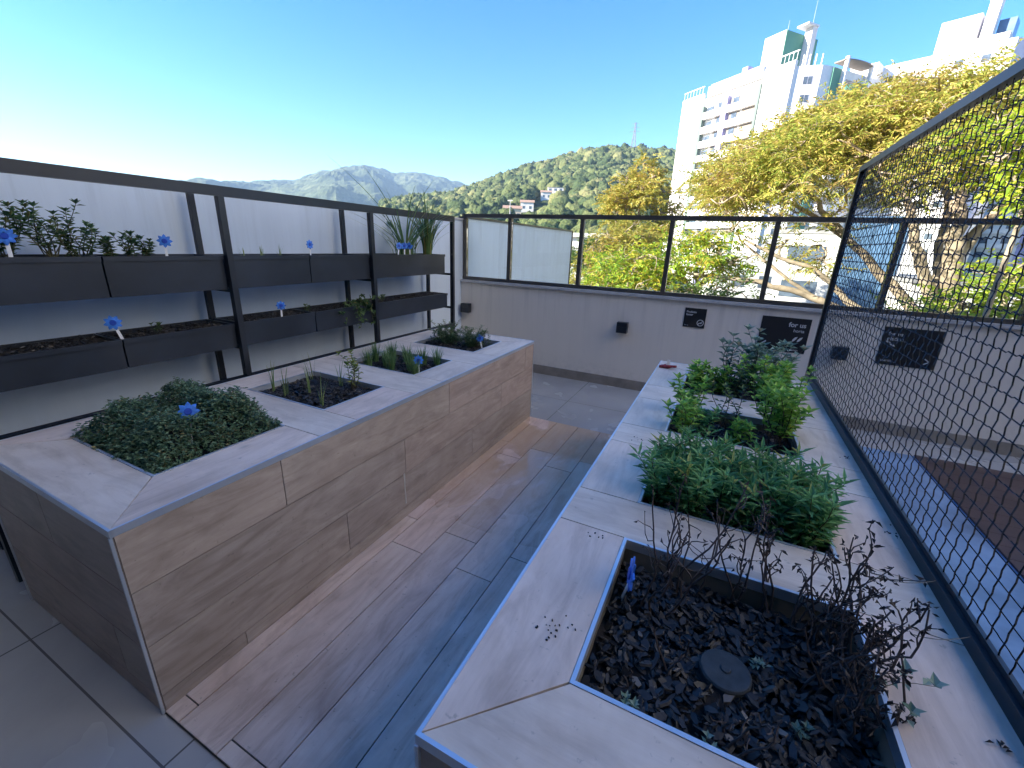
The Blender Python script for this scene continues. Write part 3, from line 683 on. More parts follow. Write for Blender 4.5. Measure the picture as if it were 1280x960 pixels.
simple_tree('shrub_tree', 'low dark green shrub showing over the coping under the long branch', (-.2, 11.4, .3), 1.1, .8, .55, 36, M['deepgreen'], 38, sprays=40, ll=.12, lw=.05, tr=.08)
simple_tree('shrub_tree', 'low green bush showing over the coping behind the wire mesh', (4.3, 10.6, .35), 1.7, .7, .5, 40, M['bright'], 39, sprays=40, ll=.12, lw=.05, tr=.08)
simple_tree('round_tree', 'green tree far back behind the white hall roof', (-17, 62, .2), 3.4, 3, 3.0, 60, M['deepgreen'], 40, sprays=16, ll=.4, lw=.16, rach=.8, rr=(.8, 1.4), twig=.08, tr=.3)
simple_tree('round_tree', 'dull green tree in the gap between partition wall and hall', (-16.2, 45, -3.2), 2.6, 2.4, 2.4, 50, M['bright'], 41, sprays=18, ll=.3, lw=.12, rach=.7, rr=(.7, 1.1), twig=.07, tr=.25)

# ------------------------------------------------------------------ terrace: podium, floors, walls
XW = -3.2; YW = 4.974
b = MB(); b.box((XW-.15, -5.5, Z0), (9, YW+.2, -.012)); tag(b.build('terrace_podium', M['block']), kind='structure')
b = MB(); b.add([(XW, -5.49, 0), (.62, -5.49, 0), (.62, YW, 0), (XW, YW, 0)], [(0, 1, 2, 3)]); b.add([(.62, 4.5, 0), (9, 4.5, 0), (9, YW, 0), (.62, YW, 0)], [(0, 1, 2, 3)])
tag(b.build('tile_floor', M['tile']), kind='structure')
b = MB(); b.add([(.62, -5.49, 0), (1.7, -5.49, 0), (1.7, 4.5, 0), (.62, 4.5, 0)], [(0, 1, 2, 3)]); tag(b.build('blue_floor_strip', M['bluetile']), kind='structure')
b = MB(); YS = -5.49
for i in range(70):
    y0 = 4.5-.145*(i+1); b.box((1.7, max(YS, y0+.004), -.010), (9, y0+.145, .012)) if y0+.145 > YS else None
tag(b.build('brown_decking', M['brown']), kind='structure')
b = MB(); b.add([(-1.494, .43, .004), (-.36, .43, .004), (-.36, 3.545, .004), (-1.494, 3.545, .004)], [(0, 1, 2, 3)]); g_ = b
cols = [-1.494, -1.413, -1.205, -.995, -.785, -.575, -.366]; st = [1.718, 1.495, 1.704, 1.495, 1.70, 1.2]
b2 = MB()
for i in range(6):
    ys = sorted({.432, 3.543} | {st[i]+k*1.22 for k in range(-2, 3) if .45 < st[i]+k*1.22 < 3.5})
    for y0, y1 in zip(ys, ys[1:]): b2.box((cols[i]+.0024, y0+.0024, -.005), (cols[i+1]-.0024, y1-.0024, .010), axis=1)
tag(b2.build('wood_plank_floor', M['deck']), kind='structure')
tag(g_.build('plank_joint_bed', M['grout']), kind='structure')

wl = empty('privacy_wall', (XW, 1.8, 0), 'tall white plastered wall behind the plant shelf', 'wall')
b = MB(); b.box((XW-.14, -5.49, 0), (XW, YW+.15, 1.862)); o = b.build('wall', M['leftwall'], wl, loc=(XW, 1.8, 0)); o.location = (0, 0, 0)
b = MB(); b.box((XW-.16, -5.49, 1.862), (XW+.015, YW+.15, 1.885)); o = b.build('coping', M['stone'], wl, loc=(XW, 1.8, 0)); o.location = (0, 0, 0)
pw = empty('partition_wall', (XW, 7.3, 0), 'plain white partition wall running out beyond the corner of the glass railing', 'wall')
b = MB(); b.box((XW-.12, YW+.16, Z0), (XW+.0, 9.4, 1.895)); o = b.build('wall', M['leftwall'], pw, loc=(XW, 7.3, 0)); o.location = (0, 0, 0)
b = MB(); b.box((XW-.14, YW+.16, 1.895), (XW+.02, 9.42, 1.918)); b.box((XW-.14, 9.402, Z0), (XW+.02, 9.43, 1.895)); o = b.build('edge_strip', M['bronze'], pw, loc=(XW, 7.3, 0)); o.location = (0, 0, 0)

pp = empty('parapet_wall', (0, YW, 0), 'low beige parapet wall under the glass railing', 'wall')
def child(mb, name, mat, par, **k):
    o = mb.build(name, mat, par, loc=tuple(par.location), **k); o.location = (0, 0, 0); return o
b = MB(); b.box((XW+.002, YW, 0), (9, YW+.18, 1.09)); child(b, 'wall', M['wall'], pp)
b = MB(); b.box((XW+.003, YW-.03, 1.09), (9, YW+.21, 1.118)); child(b, 'coping', M['stone'], pp)
b = MB(); b.box((XW+.003, YW-.014, .002), (9, YW-.0005, .115)); child(b, 'baseboard', M['base'], pp)

gr = empty('glass_railing', (0, YW+.06, 1.118), 'bronze framed glass railing standing on the parapet', 'railing')
posts = [-3.17, -2.515, -1.59, -.611, .348, 1.297, 2.25, 3.2, 4.15, 5.1, 6.05, 7]
b = MB(); b.box((XW, YW+.02, 1.895), (9, YW+.10, 1.94)); child(b, 'top_rail', M['bronze'], gr)
b = MB(); b.box((XW, YW+.035, 1.119), (9, YW+.085, 1.16)); child(b, 'bottom_rail', M['bronze'], gr)
for i, x in enumerate(posts):
    b = MB(); b.box((x-.022, YW+.03, 1.119), (x+.022, YW+.09, 1.894)); child(b, 'post', M['bronze'], gr)
    if i+1 < len(posts):
        b = MB(); b.box((x+.024, YW+.057, 1.161), (posts[i+1]-.024, YW+.063, 1.893)); child(b, 'glass_pane', M['glass'], gr)

# ------------------------------------------------------------------ raised planters
def planter(x0, x1, y0, y1, H, ops, ox0, ox1, label, soil_z):
    cx, cy = (x0+x1)/2, (y0+y1)/2
    t = empty('raised_planter', (cx, cy, 0), label, 'planter', 'tiled raised planters')
    def ch(mb, name, mat, **k):
        o = mb.build(name, mat, t, loc=(cx, cy, 0), **k); o.location = (0, 0, 0); return o
    g = .0018; th = .018; zt = H-.02
    # solid core under the boards: wall strips round every opening
    e = .012; core = MB(); core.box((x0+e, y0+e, 0), (ox0-.012, y1-e, zt)); core.box((ox1+.012, y0+e, 0), (x1-e, y1-e, zt))
    yy = [y0+e]+[v for o_ in ops for v in o_]+[y1-e]
    for i in range(0, len(yy), 2):
        core.box((ox0-.0119, yy[i]+(.012 if i else 0), 0), (ox1+.0119, yy[i+1]-(.012 if i+2 < len(yy) else 0), zt-.001))
    ch(core, 'core', M['grout'])
    # side cladding in plank courses
    zs = [zt, zt-.22, zt-.44, zt-.66, .003]
    rgp = random.Random(int(x0*100))
    for nm, ax, fixed, a, c_ in (('r', 1, x1, y0, y1), ('l', 1, x0, y0, y1), ('n', 0, y0, x0, x1), ('f', 0, y1, x0, x1)):
        mb = MB()
        for k in range(4):
            off = [.55, .1, .85, .3][k]; cuts = sorted({a+.006, c_-.006} | {a+off+j*1.2 for j in range(-1, 4) if a+.1 < a+off+j*1.2 < c_-.1})
            for s0, s1 in zip(cuts, cuts[1:]):
                lo, hi = zs[k+1]+g, zs[k]-g
                if ax == 1:
                    xa, xb = (fixed-e+.0005, fixed) if nm == 'r' else (fixed, fixed+e-.0005); mb.box((xa, s0+g, lo), (xb, s1-g, hi), axis=1)
                else:
                    ya, yb = (fixed, fixed+e-.0005) if nm == 'n' else (fixed-e+.0005, fixed); mb.box((s0+g, ya, lo), (s1-g, yb, hi), axis=0)
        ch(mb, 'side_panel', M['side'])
    # top boards: mitred ends, long strips cut at every crossbar
    rim = MB(); i = .006; X0, X1, Y0, Y1 = x0+i, x1-i, y0+i, y1-i
    z0, z1 = zt+.0005, H
    def pr(poly, ax): rim.prism(poly, z0, z1, ax)
    pr([(X0+g, Y0), (X1-g, Y0), (ox1-g, ops[0][0]-g), (ox0+g, ops[0][0]-g)], 0)
    pr([(X1-g, Y1), (X0+g, Y1), (ox0+g, ops[-1][1]+g), (ox1-g, ops[-1][1]+g)], 0)
    for k, (a, c_) in enumerate(ops):
        ya = Y0 if k == 0 else a+g; yb = Y1 if k == len(ops)-1 else c_-g
        pr([(X0, ya+(g if k == 0 else 0)), (ox0-g, a+g), (ox0-g, c_-g), (X0, yb)], 1)
        pr([(ox1+g, a+g), (X1, ya), (X1, yb), (ox1+g, c_-g)], 1)
        if k+1 < len(ops): pr([(X0, c_+g), (X1, c_+g), (X1, ops[k+1][0]-g), (X0, ops[k+1][0]-g)], 0)
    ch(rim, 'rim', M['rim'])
    tr = MB(); w = .0085
    tr.box((x1-.0058, y0+.004, H-.024), (x1+.0022, y1-.004, H+.001)); tr.box((x0-.0022, y0+.004, H-.024), (x0+.0058, y1-.004, H+.001))
    tr.box((x0-.0022, y0-.0022, H-.0245), (x1+.0022, y0+.0058, H+.0012)); tr.box((x0-.0022, y1-.0058, H-.0245), (x1+.0022, y1+.0022, H+.0012))
    for xx, yy_ in ((x1, y0), (x0, y0), (x1, y1), (x0, y1)): tr.box((xx-.0052, yy_-.0052, .002), (xx+.0026, yy_+.0026, H-.0248)) if xx == x1 else tr.box((xx-.0026, yy_-.0052, .002), (xx+.0052, yy_+.0026, H-.0248))
    ch(tr, 'edge_trim', M['trim'])
    for k, (a, c_) in enumerate(ops):
        tb = MB(); q = .009; sz = soil_z[k]
        tb.box((ox0-.0005, a+q, H-.03), (ox0+q, c_-q, H+.0015)); tb.box((ox1-q, a+q, H-.03), (ox1+.0005, c_-q, H+.0015))
        tb.box((ox0-.0005, a-.0005, H-.03), (ox1+.0005, a+q, H+.0016)); tb.box((ox0-.0005, c_-q, H-.03), (ox1+.0005, c_+.0005, H+.0016))
        ch(tb, 'opening_trim', M['trim'])
        lb = MB(); q = .006
        lb.box((ox0-.01, a-.01, .3), (ox0+q, c_+.01, H-.0305)); lb.box((ox1-q, a-.01, .3), (ox1+.01, c_+.01, H-.0305))
        lb.box((ox0+q+.001, a-.01, .3), (ox1-q-.001, a+q, H-.0308)); lb.box((ox0+q+.001, c_-q, .3), (ox1-q-.001, c_+.01, H-.0308))
        ch(lb, 'bed_lining', M['liner'])
        n = 22; xs = np.linspace(ox0+.004, ox1-.004, n); ys = np.linspace(a+.004, c_-.004, n); XX, YY = np.meshgrid(xs, ys)
        Zs = sz+.03*(vnoise(XX+9, YY+9, .12, k)-.5)+.016*(vnoise(XX+9, YY+9, .035, k+2)-.5)
        ii = (np.arange(n-1)[:, None]*n+np.arange(n-1)[None]).ravel()
        sb = MB(); sb.addn(np.stack([XX.ravel(), YY.ravel(), Zs.ravel()], 1), np.stack([ii, ii+1, ii+n+1, ii+n], 1)); ch(sb, 'soil', M['soil'], smooth=True)
    return t
HB = .755
LOPS = [(.65, 1.18), (1.40, 1.845), (2.12, 2.57), (2.87, 3.36)]; ROPS = [(.634, 1.15), (1.363, 1.83), (2.06, 2.51), (2.80, 3.27)]
LX = (-2.335, -1.728); RX = (-.146, .436)
LS = [.70, .715, .71, .72]; RS = [.668, .68, .685, .69]
pl = planter(-2.551, -1.494, .43, 3.56, HB, LOPS, *LX, 'wood-look tiled raised planter under the black plant shelf, holding the thyme bed', LS)
pr_ = planter(-.36, .69, .414, 3.50, HB, ROPS, *RX, 'wood-look tiled raised planter beside the wire mesh, holding the dead stalks', RS)
b = MB(); b.tube([(-1.4935, 1.712, .30), (-1.4935, 1.713, .22), (-1.4935, 1.716, .10)], [.006, .0035, .006], 6); o = b.build('sealant_stain', M['stone'], pl); o.location = (2.0225, -1.995, 0); o['label'] = 'white streak of sealant'

def mulch(x0, x1, y0, y1, z, n, label, seed, smin=.010, smax=.044):
    rg = np.random.default_rng(seed); mb = MB()
    for _ in range(n):
        L = rg.uniform(smin, smax); W = L*rg.uniform(.26, .6); T = rg.uniform(.002, .006)
        Mx = Matrix.Translation((rg.uniform(x0+.015, x1-.015), rg.uniform(y0+.015, y1-.015), z+rg.uniform(0, .018))) @ Matrix.Rotation(rg.uniform(0, 6.28), 4, 'Z') @ Matrix.Rotation(rg.normal()*.38, 4, 'X') @ Matrix.Rotation(rg.normal()*.38, 4, 'Y')
        k = rg.integers(5, 7); an = np.sort(rg.uniform(0, 6.28, k)+0); pts = [(L*.5*math.cos(a)*rg.uniform(.75, 1.1), W*.5*math.sin(a)*rg.uniform(.75, 1.1)) for a in np.linspace(0, 6.28*(k-1)/k, k)]
        v = [tuple(Mx @ Vector((p[0], p[1], s))) for s in (0, T) for p in pts]
        mb.add(v, [tuple(range(k))[::-1], tuple(range(k, 2*k))]+[(i, (i+1) % k, k+(i+1) % k, k+i) for i in range(k)])
    c = ((x0+x1)/2, (y0+y1)/2, z)
    return tag(mb.build('bark_mulch', M['mulch'], loc=c), label, 'mulch', kind='stuff')
mulch(RX[0], RX[1], *ROPS[0], .668, 2600, 'dark bark mulch around the dead stalks', 1)
mulch(RX[0], RX[1], *ROPS[2], .682, 1200, 'dark bark mulch under the broad-leaved herbs by the mesh', 2)
mulch(RX[0], RX[1], *ROPS[3], .687, 800, 'dark bark mulch in the farthest bed by the mesh', 3)
mulch(RX[0], RX[1], *ROPS[1], .678, 600, 'dark bark mulch under the sage', 8)
mulch(LX[0], LX[1], *LOPS[1], .713, 1300, 'dark bark mulch in the bed with thin sprouts', 4)
mulch(LX[0], LX[1], *LOPS[2], .708, 700, 'dark bark mulch under the chives', 5)
mulch(LX[0], LX[1], *LOPS[3], .718, 600, 'dark bark mulch under the rosemary', 6)

# ------------------------------------------------------------------ the plant shelf
XS = -2.75; XB = -3.12
sh = empty('trellis_shelf', (XS, 1.8, 0), 'black metal trellis shelf with two rows of planting troughs against the white wall', 'shelf')
PY = [-.75, .46, 1.667, 2.881, 4.095]
b = MB(); b.box((XS-.02, -1.2, 1.797), (XS+.02, 4.115, 1.853)); child(b, 'top_rail', M['black'], sh)
b = MB(); b.box((XS-.02, -1.2, .665), (XS+.02, 4.115, .705)); child(b, 'bottom_rail', M['black'], sh)
for y in PY:
    b = MB(); b.box((XS-.018, y-.018, .0), (XS+.019, y+.018, 1.796)); child(b, 'post', M['black'], sh)
    b = MB(); b.box((XB-.016, y+.03, 0), (XB+.016, y+.062, 1.85)); child(b, 'rear_post', M['black'], sh)
    for z in (1.235, .865):
        b = MB(); b.box((XB+.017, y+.02, z), (XS-.0185, y+.04, z+.022)); child(b, 'bracket', M['black'], sh)
b = MB(); b.box((XS-.006, 4.06, 1.45), (XS+.012, 4.1, 1.47)); child(b, 'trough_clip', M['black'], sh)
def trough(y0, y1, z0, z1, label, soil=True):
    x0, x1 = -3.06, -2.772; c = ((x0+x1)/2, (y0+y1)/2, z0)
    t = empty('planting_trough', c, label, 'trough', 'black planting troughs on the shelf')
    w = .012; b = MB()
    b.box((x0, y0, z0), (x1, y1, z0+w)); b.box((x1-w, y0, z0+w), (x1, y1, z1)); b.box((x0, y0, z0+w), (x0+w, y1, z1))
    b.box((x0+w, y0, z0+w), (x1-w, y0+w, z1)); b.box((x0+w, y1-w, z0+w), (x1-w, y1, z1))
    b.box((x1+.0002, y0, z1-.022), (x1+.008, y1, z1+.002))
    child(b, 'body', M['trough'], t)
    n = 30; ys = np.linspace(y0+w, y1-w, n); xs = np.linspace(x0+w, x1-w, 10); XX, YY = np.meshgrid(xs, ys)
    Z = z1-.018+.022*(vnoise(XX+9, YY+9, .05, 1)-.5)+.015*(vnoise(XX+9, YY+9, .02, 2)-.5)
    ii = (np.arange(n-1)[:, None]*10+np.arange(9)[None]).ravel()
    s = MB(); s.addn(np.stack([XX.ravel(), YY.ravel(), Z.ravel()], 1), np.stack([ii, ii+1, ii+11, ii+10], 1)); child(s, 'soil', M['soil'], t)
    return t
for row, (z0, z1, wrd) in enumerate(((1.262, 1.46, 'upper'), (.893, 1.045, 'lower'))):
    spans = [(-.73, -.145), (-.135, .44), (.48, 1.058), (1.066, 1.645), (1.69, 2.258), (2.266, 2.862), (2.90, 3.98 if row == 0 else 4.02)]
    wh = ['hidden at the far left end', 'at the left edge, out of sight', 'at the left edge of the view', 'left of the post with a blue tag behind its rim', 'just right of the post', 'ending at the last middle post', 'long one at the corner end']
    for (y0, y1), w_ in zip(spans, wh):
        if y1 < .45: continue
        trough(y0, y1, z0, z1, f'{wrd} row black planting trough, {w_}')
def trough_mulch(y0, y1, z, label, seed):
    return mulch(-3.045, -2.785, y0, y1, z, int(420*(y1-y0)), label, seed, .012, .032)
trough_mulch(.49, 1.64, 1.028, 'brown bark mulch filling the lower troughs at the left', 11)
trough_mulch(1.70, 2.85, 1.026, 'brown bark mulch filling the lower troughs in the middle', 12)
trough_mulch(2.91, 4.01, 1.026, 'brown bark mulch filling the lower trough at the corner', 13)

# ------------------------------------------------------------------ wire mesh screen
XM = .655; YE = 3.675; YN = -1.0; ZB = .7565; ZT = 2.15
ms = empty('mesh_screen', (XM, 1.4, ZB), 'black framed screen of crimped wire mesh on the planter edge', 'screen')
b = MB(); b.box((XM-.017, YN, ZT-.035), (XM+.017, YE, ZT)); b.box((XM-.006, YN, ZT+.0), (XM+.006, YE, ZT+.008)); child(b, 'top_rail', M['black'], ms)
b = MB(); b.box((XM-.017, YN, ZB), (XM+.017, YE, ZB+.035)); b.box((XM-.005, YN, ZB+.035), (XM+.005, YE, ZB+.05)); child(b, 'bottom_rail', M['black'], ms)
b = MB(); b.box((XM-.016, YE-.034, ZB+.0355), (XM+.016, YE, ZT-.0355)); child(b, 'end_post', M['black'], ms)
wm = MB(); p_ = .046; rad = .0018; amp = .0032
ny = int((YE-YN-.05)/p_); nz_ = int((ZT-ZB-.08)/p_)
for i in range(ny):
    y = YE-.04-p_*(i+.5); n = nz_*2+3; zz = np.linspace(ZB+.045, ZT-.034, n); s = np.where(np.arange(n) % 2 == 0, 1, -1)*(1 if i % 2 else -1)
    wm.tube(np.stack([XM+s*amp, y+s*amp*1.15, zz], 1), rad, 4, cap=False)
for j in range(nz_):
    z = ZB+.06+p_*(j+.5); n = ny*2+3; yy = np.linspace(YN, YE-.03, n); s = np.where(np.arange(n) % 2 == 0, 1, -1)*(1 if j % 2 else -1)
    wm.tube(np.stack([XM-s*amp, yy, z+s*amp*1.0], 1), rad, 4, cap=False)
child(wm, 'wire_mesh', M['wire'], ms)
for (y0, x1, y1, z1) in ((1.342, .43, 1.10, .90), (1.148, .47, .99, .86)):
    mb = MB(); q = np.linspace(0, 1, 9)[:, None]; a = np.array([XM-.012, y0, ZB+.03]); c = np.array([x1, y1, z1]); mb.tube(a+(c-a)*q-np.array([0, 0, .012])*np.sin(q*math.pi), .0011, 4)
    tag(mb.build('string', M['sheath'], loc=tuple(a)), 'thin string tied from the mesh to dead stalks, %s' % ('upper one' if y0 > 1.2 else 'lower one nearer the viewer'), 'string')

# ------------------------------------------------------------------ wall lamps and signs
def lamp(x, z, label):
    t = empty('wall_lamp', (x, YW, z), label, 'wall lamp', 'black cube lamps on the parapet')
    b = MB(); b.box((-.056, -.012, -.056), (.056, -.0006, .056)); b.build('mount_plate', M['black'], t)
    b = MB(); b.box((-.06, -.085, .012), (.06, -.0125, .06)); b.box((-.06, -.0852, -.06), (-.05, -.0126, .0118)); b.box((.05, -.0852, -.06), (.06, -.0126, .0118)); b.box((-.0498, -.085, -.06), (.0498, -.078, .0115)); b.build('hood', M['black'], t)
    return t
lamp(-3.115+.02, .752, 'black cube wall lamp by the corner behind the plant shelf')
lamp(-.982, .733, 'black cube wall lamp on the open stretch of parapet left of the signs')
lamp(1.08, .733, 'black cube wall lamp behind the wire mesh, between two signs')
def text_mesh(txt, size, align, loc, par, mat, name='lettering', bold=0.0, space=1.0):
    cu = bpy.data.curves.new('txt', 'FONT'); cu.body = txt; cu.size = size; cu.align_x = align; cu.extrude = .0006; cu.offset = bold; cu.space_line = space
    o = bpy.data.objects.new('txt', cu); COL.objects.link(o); bpy.context.view_layer.update()
    me = bpy.data.meshes.new_from_object(o.evaluated_get(bpy.context.evaluated_depsgraph_get())); bpy.data.objects.remove(o)
    me.name = name; me.materials.clear(); me.materials.append(mat); ob = bpy.data.objects.new(name, me); COL.objects.link(ob); ob.parent = par
    ob.location = loc; ob.rotation_euler = (R_(90), 0, 0); return ob
def sign(x0, x1, z0, z1, label):
    t = empty('wall_sign', ((x0+x1)/2, YW, (z0+z1)/2), label, 'sign', 'black signs on the parapet'); w, h = (x1-x0)/2, (z1-z0)/2
    b = MB(); b.box((-w, -.008, -h), (w, -.0006, h)); b.build('panel', M['sign'], t); return t, w, h
FY = -.0086
t, w, h = sign(-.345, -.13, .815, 1.02, 'small square black sign with a round no-smoking symbol')
text_mesh('Proibido\nfumar', .029, 'LEFT', (-w+.018, FY, h-.05), t, M['letter'], bold=.0006)
text_mesh('for us', .017, 'LEFT', (-w+.014, FY, -h+.016), t, M['letter'])
b = MB(); k = 28
for i in range(k):
    a0, a1 = 2*math.pi*i/k, 2*math.pi*(i+1)/k; ro, ri = .035, .028; cx, cz = w-.045, -h+.055
    b.add([(cx+r_*math.cos(a), y_, cz+r_*math.sin(a)) for y_ in (FY-.0006, FY+.0006) for r_, a in ((ri, a0), (ro, a0), (ro, a1), (ri, a1))], [(0, 1, 2, 3), (4, 7, 6, 5), (1, 5, 6, 2), (0, 3, 7, 4)])
b.box((cx-.019, FY-.0006, cz-.009), (cx+.013, FY+.0005, cz-.001)); b.box((cx+.015, FY-.0006, cz-.009), (cx+.019, FY+.0005, cz-.001))
Mx = Matrix.Translation((cx, FY-.0003, cz)) @ Matrix.Rotation(R_(-40), 4, 'Y'); b.box((-.03, -.0007, -.003), (.03, .0007, .003), M=Mx)
b.build('symbol', M['letter'], t)
def leafmark(b, cx, cz, s, rot):
    pts = [(-.5, 0), (-.2, .16), (.2, .18), (.5, 0), (.2, -.1), (-.2, -.12)]
    v = [(cx+s*(p[0]*math.cos(rot)-p[1]*math.sin(rot)), y_, cz+s*(p[0]*math.sin(rot)+p[1]*math.cos(rot))) for y_ in (FY-.0006, FY+.0006) for p in pts]
    b.add(v, [tuple(range(6)), tuple(range(6, 12))[::-1]]+[(i, 6+i, 6+(i+1) % 6, (i+1) % 6) for i in range(6)])
t, w, h = sign(.388, .808, .672, 1.012, 'wide black sign reading for us horta, with a left arrow')
text_mesh('for us', .062, 'RIGHT', (w-.035, FY, h-.085), t, M['letter'], bold=.0016)
text_mesh('horta', .042, 'RIGHT', (w-.04, FY, h-.135), t, M['letter'], bold=.0004)
b = MB(); leafmark(b, w-.105, -.035, .068, R_(52)); leafmark(b, w-.062, -.035, .068, R_(52)); b.build('leaf_symbol', M['letter'], t)
b = MB(); b.tube([(-w+.075, FY, -h+.092), (-w+.04, FY, -h+.065), (-w+.075, FY, -h+.038)], .007, 6); b.build('arrow', M['letter'], t)
text_mesh('atlantic', .03, 'RIGHT', (w-.055, FY, -h+.018), t, M['letter'])
t, w, h = sign(1.372, 1.797, .668, 1.015, 'wide black sign behind the wire mesh with pale lettering at its left')
text_mesh('for us\npiscina', .045, 'LEFT', (-w+.035, FY, h-.075), t, M['letter'], bold=.0006)
b = MB(); leafmark(b, -w+.05, .035, .05, R_(-25)); leafmark(b, -w+.085, .01, .05, R_(-25)); b.build('wave_symbol', M['letter'], t)
text_mesh('atlantic', .03, 'LEFT', (-w+.03, FY, -h+.03), t, M['letter'])
b = MB(); b.tube([(w-.085, FY, -h+.09), (w-.05, FY, -h+.065), (w-.085, FY, -h+.04)], .006, 6); b.build('arrow', M['letter'], t)

# ------------------------------------------------------------------ plant tags
def tag_proto(label):
    t = empty('plant_tag', (0, 0, 0), label, 'plant tag', 'blue flower plant tags')
    b = MB(); b.box((-.006, -.0012, -.03), (.006, .0012, .062)); b.build('stake', M['white'], t)
    b = MB(); pts = []
    for i in range(32):
        a = 2*math.pi*i/32; rr = .030+.0062*math.cos(8*a); pts.append((rr*math.cos(a), rr*math.sin(a)))
    v = [(p[0], y, .085+p[1]) for y in (-.005, -.0015) for p in pts]+[(0, -.007, .085)]
    b.add(v, [(i, (i+1) % 32, 64) for i in range(32)]+[tuple(range(32, 64))]+[(i, 32+i, 32+(i+1) % 32, (i+1) % 32) for i in range(32)]); b.build('flower_head', M['blue'], t)
    b = MB(); b.tube([(0, -.0062, .085), (0, -.0092, .085)], [.013, .011], 12); b.build('flower_centre', M['bluedark'], t)
    return t
TP = tag_proto('blue flower tag standing in the thyme bed')
TP.location = (-1.87, .86, .80); TP.rotation_euler = (R_(-28), 0, R_(52)); TP.scale = (1.15,)*3
def ptag(x, y, z, lab, rz=50, tilt=-8, roll_=0, s=1.0): return dup(TP, (x, y, z), (R_(tilt), R_(roll_), R_(rz)), lab, s)
ptag(-1.772, 2.225, .742, 'blue flower tag standing among the chives', 40, -5)
ptag(-1.795, 3.12, .735, 'blue flower tag standing beside the rosemary', 35, -8, -12)
ptag(-2.795, .765, 1.455, 'blue flower tag on the upper trough at the left edge of the view', 60, -25, -6, 1.15)
ptag(-2.795, 1.359, 1.455, 'blue flower tag on the upper trough at the right end of the leafy plants', 60, -4, 2)
ptag(-2.795, 2.297, 1.455, 'dark blue flower tag alone on the bare middle of the upper row', 95, -2, 0, .95)
ptag(-2.80, 3.27, 1.455, 'blue flower tag leftmost of three together by the lemongrass', 70, -6, 10)
ptag(-2.80, 3.36, 1.455, 'blue flower tag between its two neighbours by the lemongrass', 60, 0, 0)
ptag(-2.80, 3.44, 1.455, 'blue flower tag nearest the tall lemongrass', 40, 0, -2)
ptag(-2.795, 1.075, 1.04, 'blue flower tag on the lower trough toward the left', 62, -8, -14, 1.1)
ptag(-2.795, 2.0, 1.04, 'blue flower tag on the lower trough right of the tall post', 62, -2, 2, .95)
ptag(-.105, .985, .70, 'blue flower tag seen edge-on among the dead stalks', -78, -6, 20, 1.25)
rt = empty('plant_tag', (-.285, 3.30, .756), 'red flower tag with pale stake on the far rim corner', 'plant tag')
b = MB(); b.box((-.012, -.0015, .0), (.010, .0015, .062)); o = b.build('stake', M['white'], rt); o.rotation_euler = (R_(-8), R_(4), R_(20))
b = MB()
for i in range(9): a = i*.7; b.leaves(np.array([[.01*i-.05, -.012+.004*(i % 3), .006]]), np.array([[math.cos(a), math.sin(a)*.5, .25]]), np.array([[0, 0, 1.]]), .045, .022)
b.tube([(-.06, -.02, .008), (0, -.014, .012), (.06, .01, .02)], [.012, .014, .006], 7); b.build('flower_head', M['red'], rt)

# ------------------------------------------------------------------ herbs and plants
def herb(name, label, base, build, cat='plant', group=None):
    t = empty(name, base, label, cat, group); build(t); return t
# thyme bed: creeping mat of tiny leaves on short stems
def thyme(t):
    rg = np.random.default_rng(3); st = MB(); lf = MB(); Ps = []; Ds = []; Ns = []
    x0, x1, y0, y1 = LX[0]-.03, LX[1]+.0, LOPS[0][0]+.0, LOPS[0][1]+.02
    for k in range(2400):
        x, y = rg.uniform(x0, x1), rg.uniform(y0, y1)
        ex = min(x-x0, x1-x, y-y0, y1-y); lim = .055*(vnoise(np.array([x+5]), np.array([y+5]), .05, 9)[0]-.35)
        if ex < lim: continue
        hgt = .70+.04+.14*min(1, ex/.12)*(.65+.7*vnoise(np.array([x+9]), np.array([y+9]), .1, 3)[0])+rg.normal()*.012
        d = rg.normal(size=3)*.35; d[2] = 1; d /= np.linalg.norm(d); L = rg.uniform(.03, .07); top = np.array([x, y, hgt]); bot = top-d*L
        if k % 3 == 0: st.tube([bot, top], .0008, 3, cap=False)
        for j in range(8):
            a = rg.uniform(0, 6.28); p = bot+(top-bot)*((j+1)/8); Ps.append(p); Ds.append((math.cos(a), math.sin(a), rg.uniform(-.1, .7))); Ns.append((rg.normal()*.3, rg.normal()*.3, 1))
    for k in range(9):      # sprigs leaning over the rim
        s = rg.random(); side = 0 if k < 7 else 2; x, y = ((x0+.01, rg.uniform(y0, y1)) if side == 0 else (rg.uniform(x0, x1), y0+.01) if side == 1 else (rg.uniform(x0, x1), y1))
        o = np.array([x, y, .765]); d = np.array([[-1, 0, .25], [0, -1, .15], [.3, 1, .5]][side])+rg.normal(size=3)*.35; q = bend(o, o+d/np.linalg.norm(d)*rg.uniform(.05, .12), rg, 5, .1); q[:, 2] = np.maximum(q[:, 2], .764); st.tube(q, .001, 3, cap=False)
        for j in range(12):
            a = rg.uniform(0, 6.28); p = q[rg.integers(1, 5)]; Ps.append(p); Ds.append((math.cos(a), math.sin(a), rg.uniform(0, .6))); Ns.append((0, 0, 1))
    n = len(Ps); lf.leaves(np.array(Ps), np.array(Ds, float), np.array(Ns, float), rg.uniform(.010, .021, n), rg.uniform(.007, .013, n))
    child(st, 'stems', M['stem_green'], t); child(lf, 'leaves', M['thyme'], t)
herb('thyme', 'dense dark green thyme filling and overflowing the nearest left bed', (-2.03, .91, .70), thyme, 'herb')

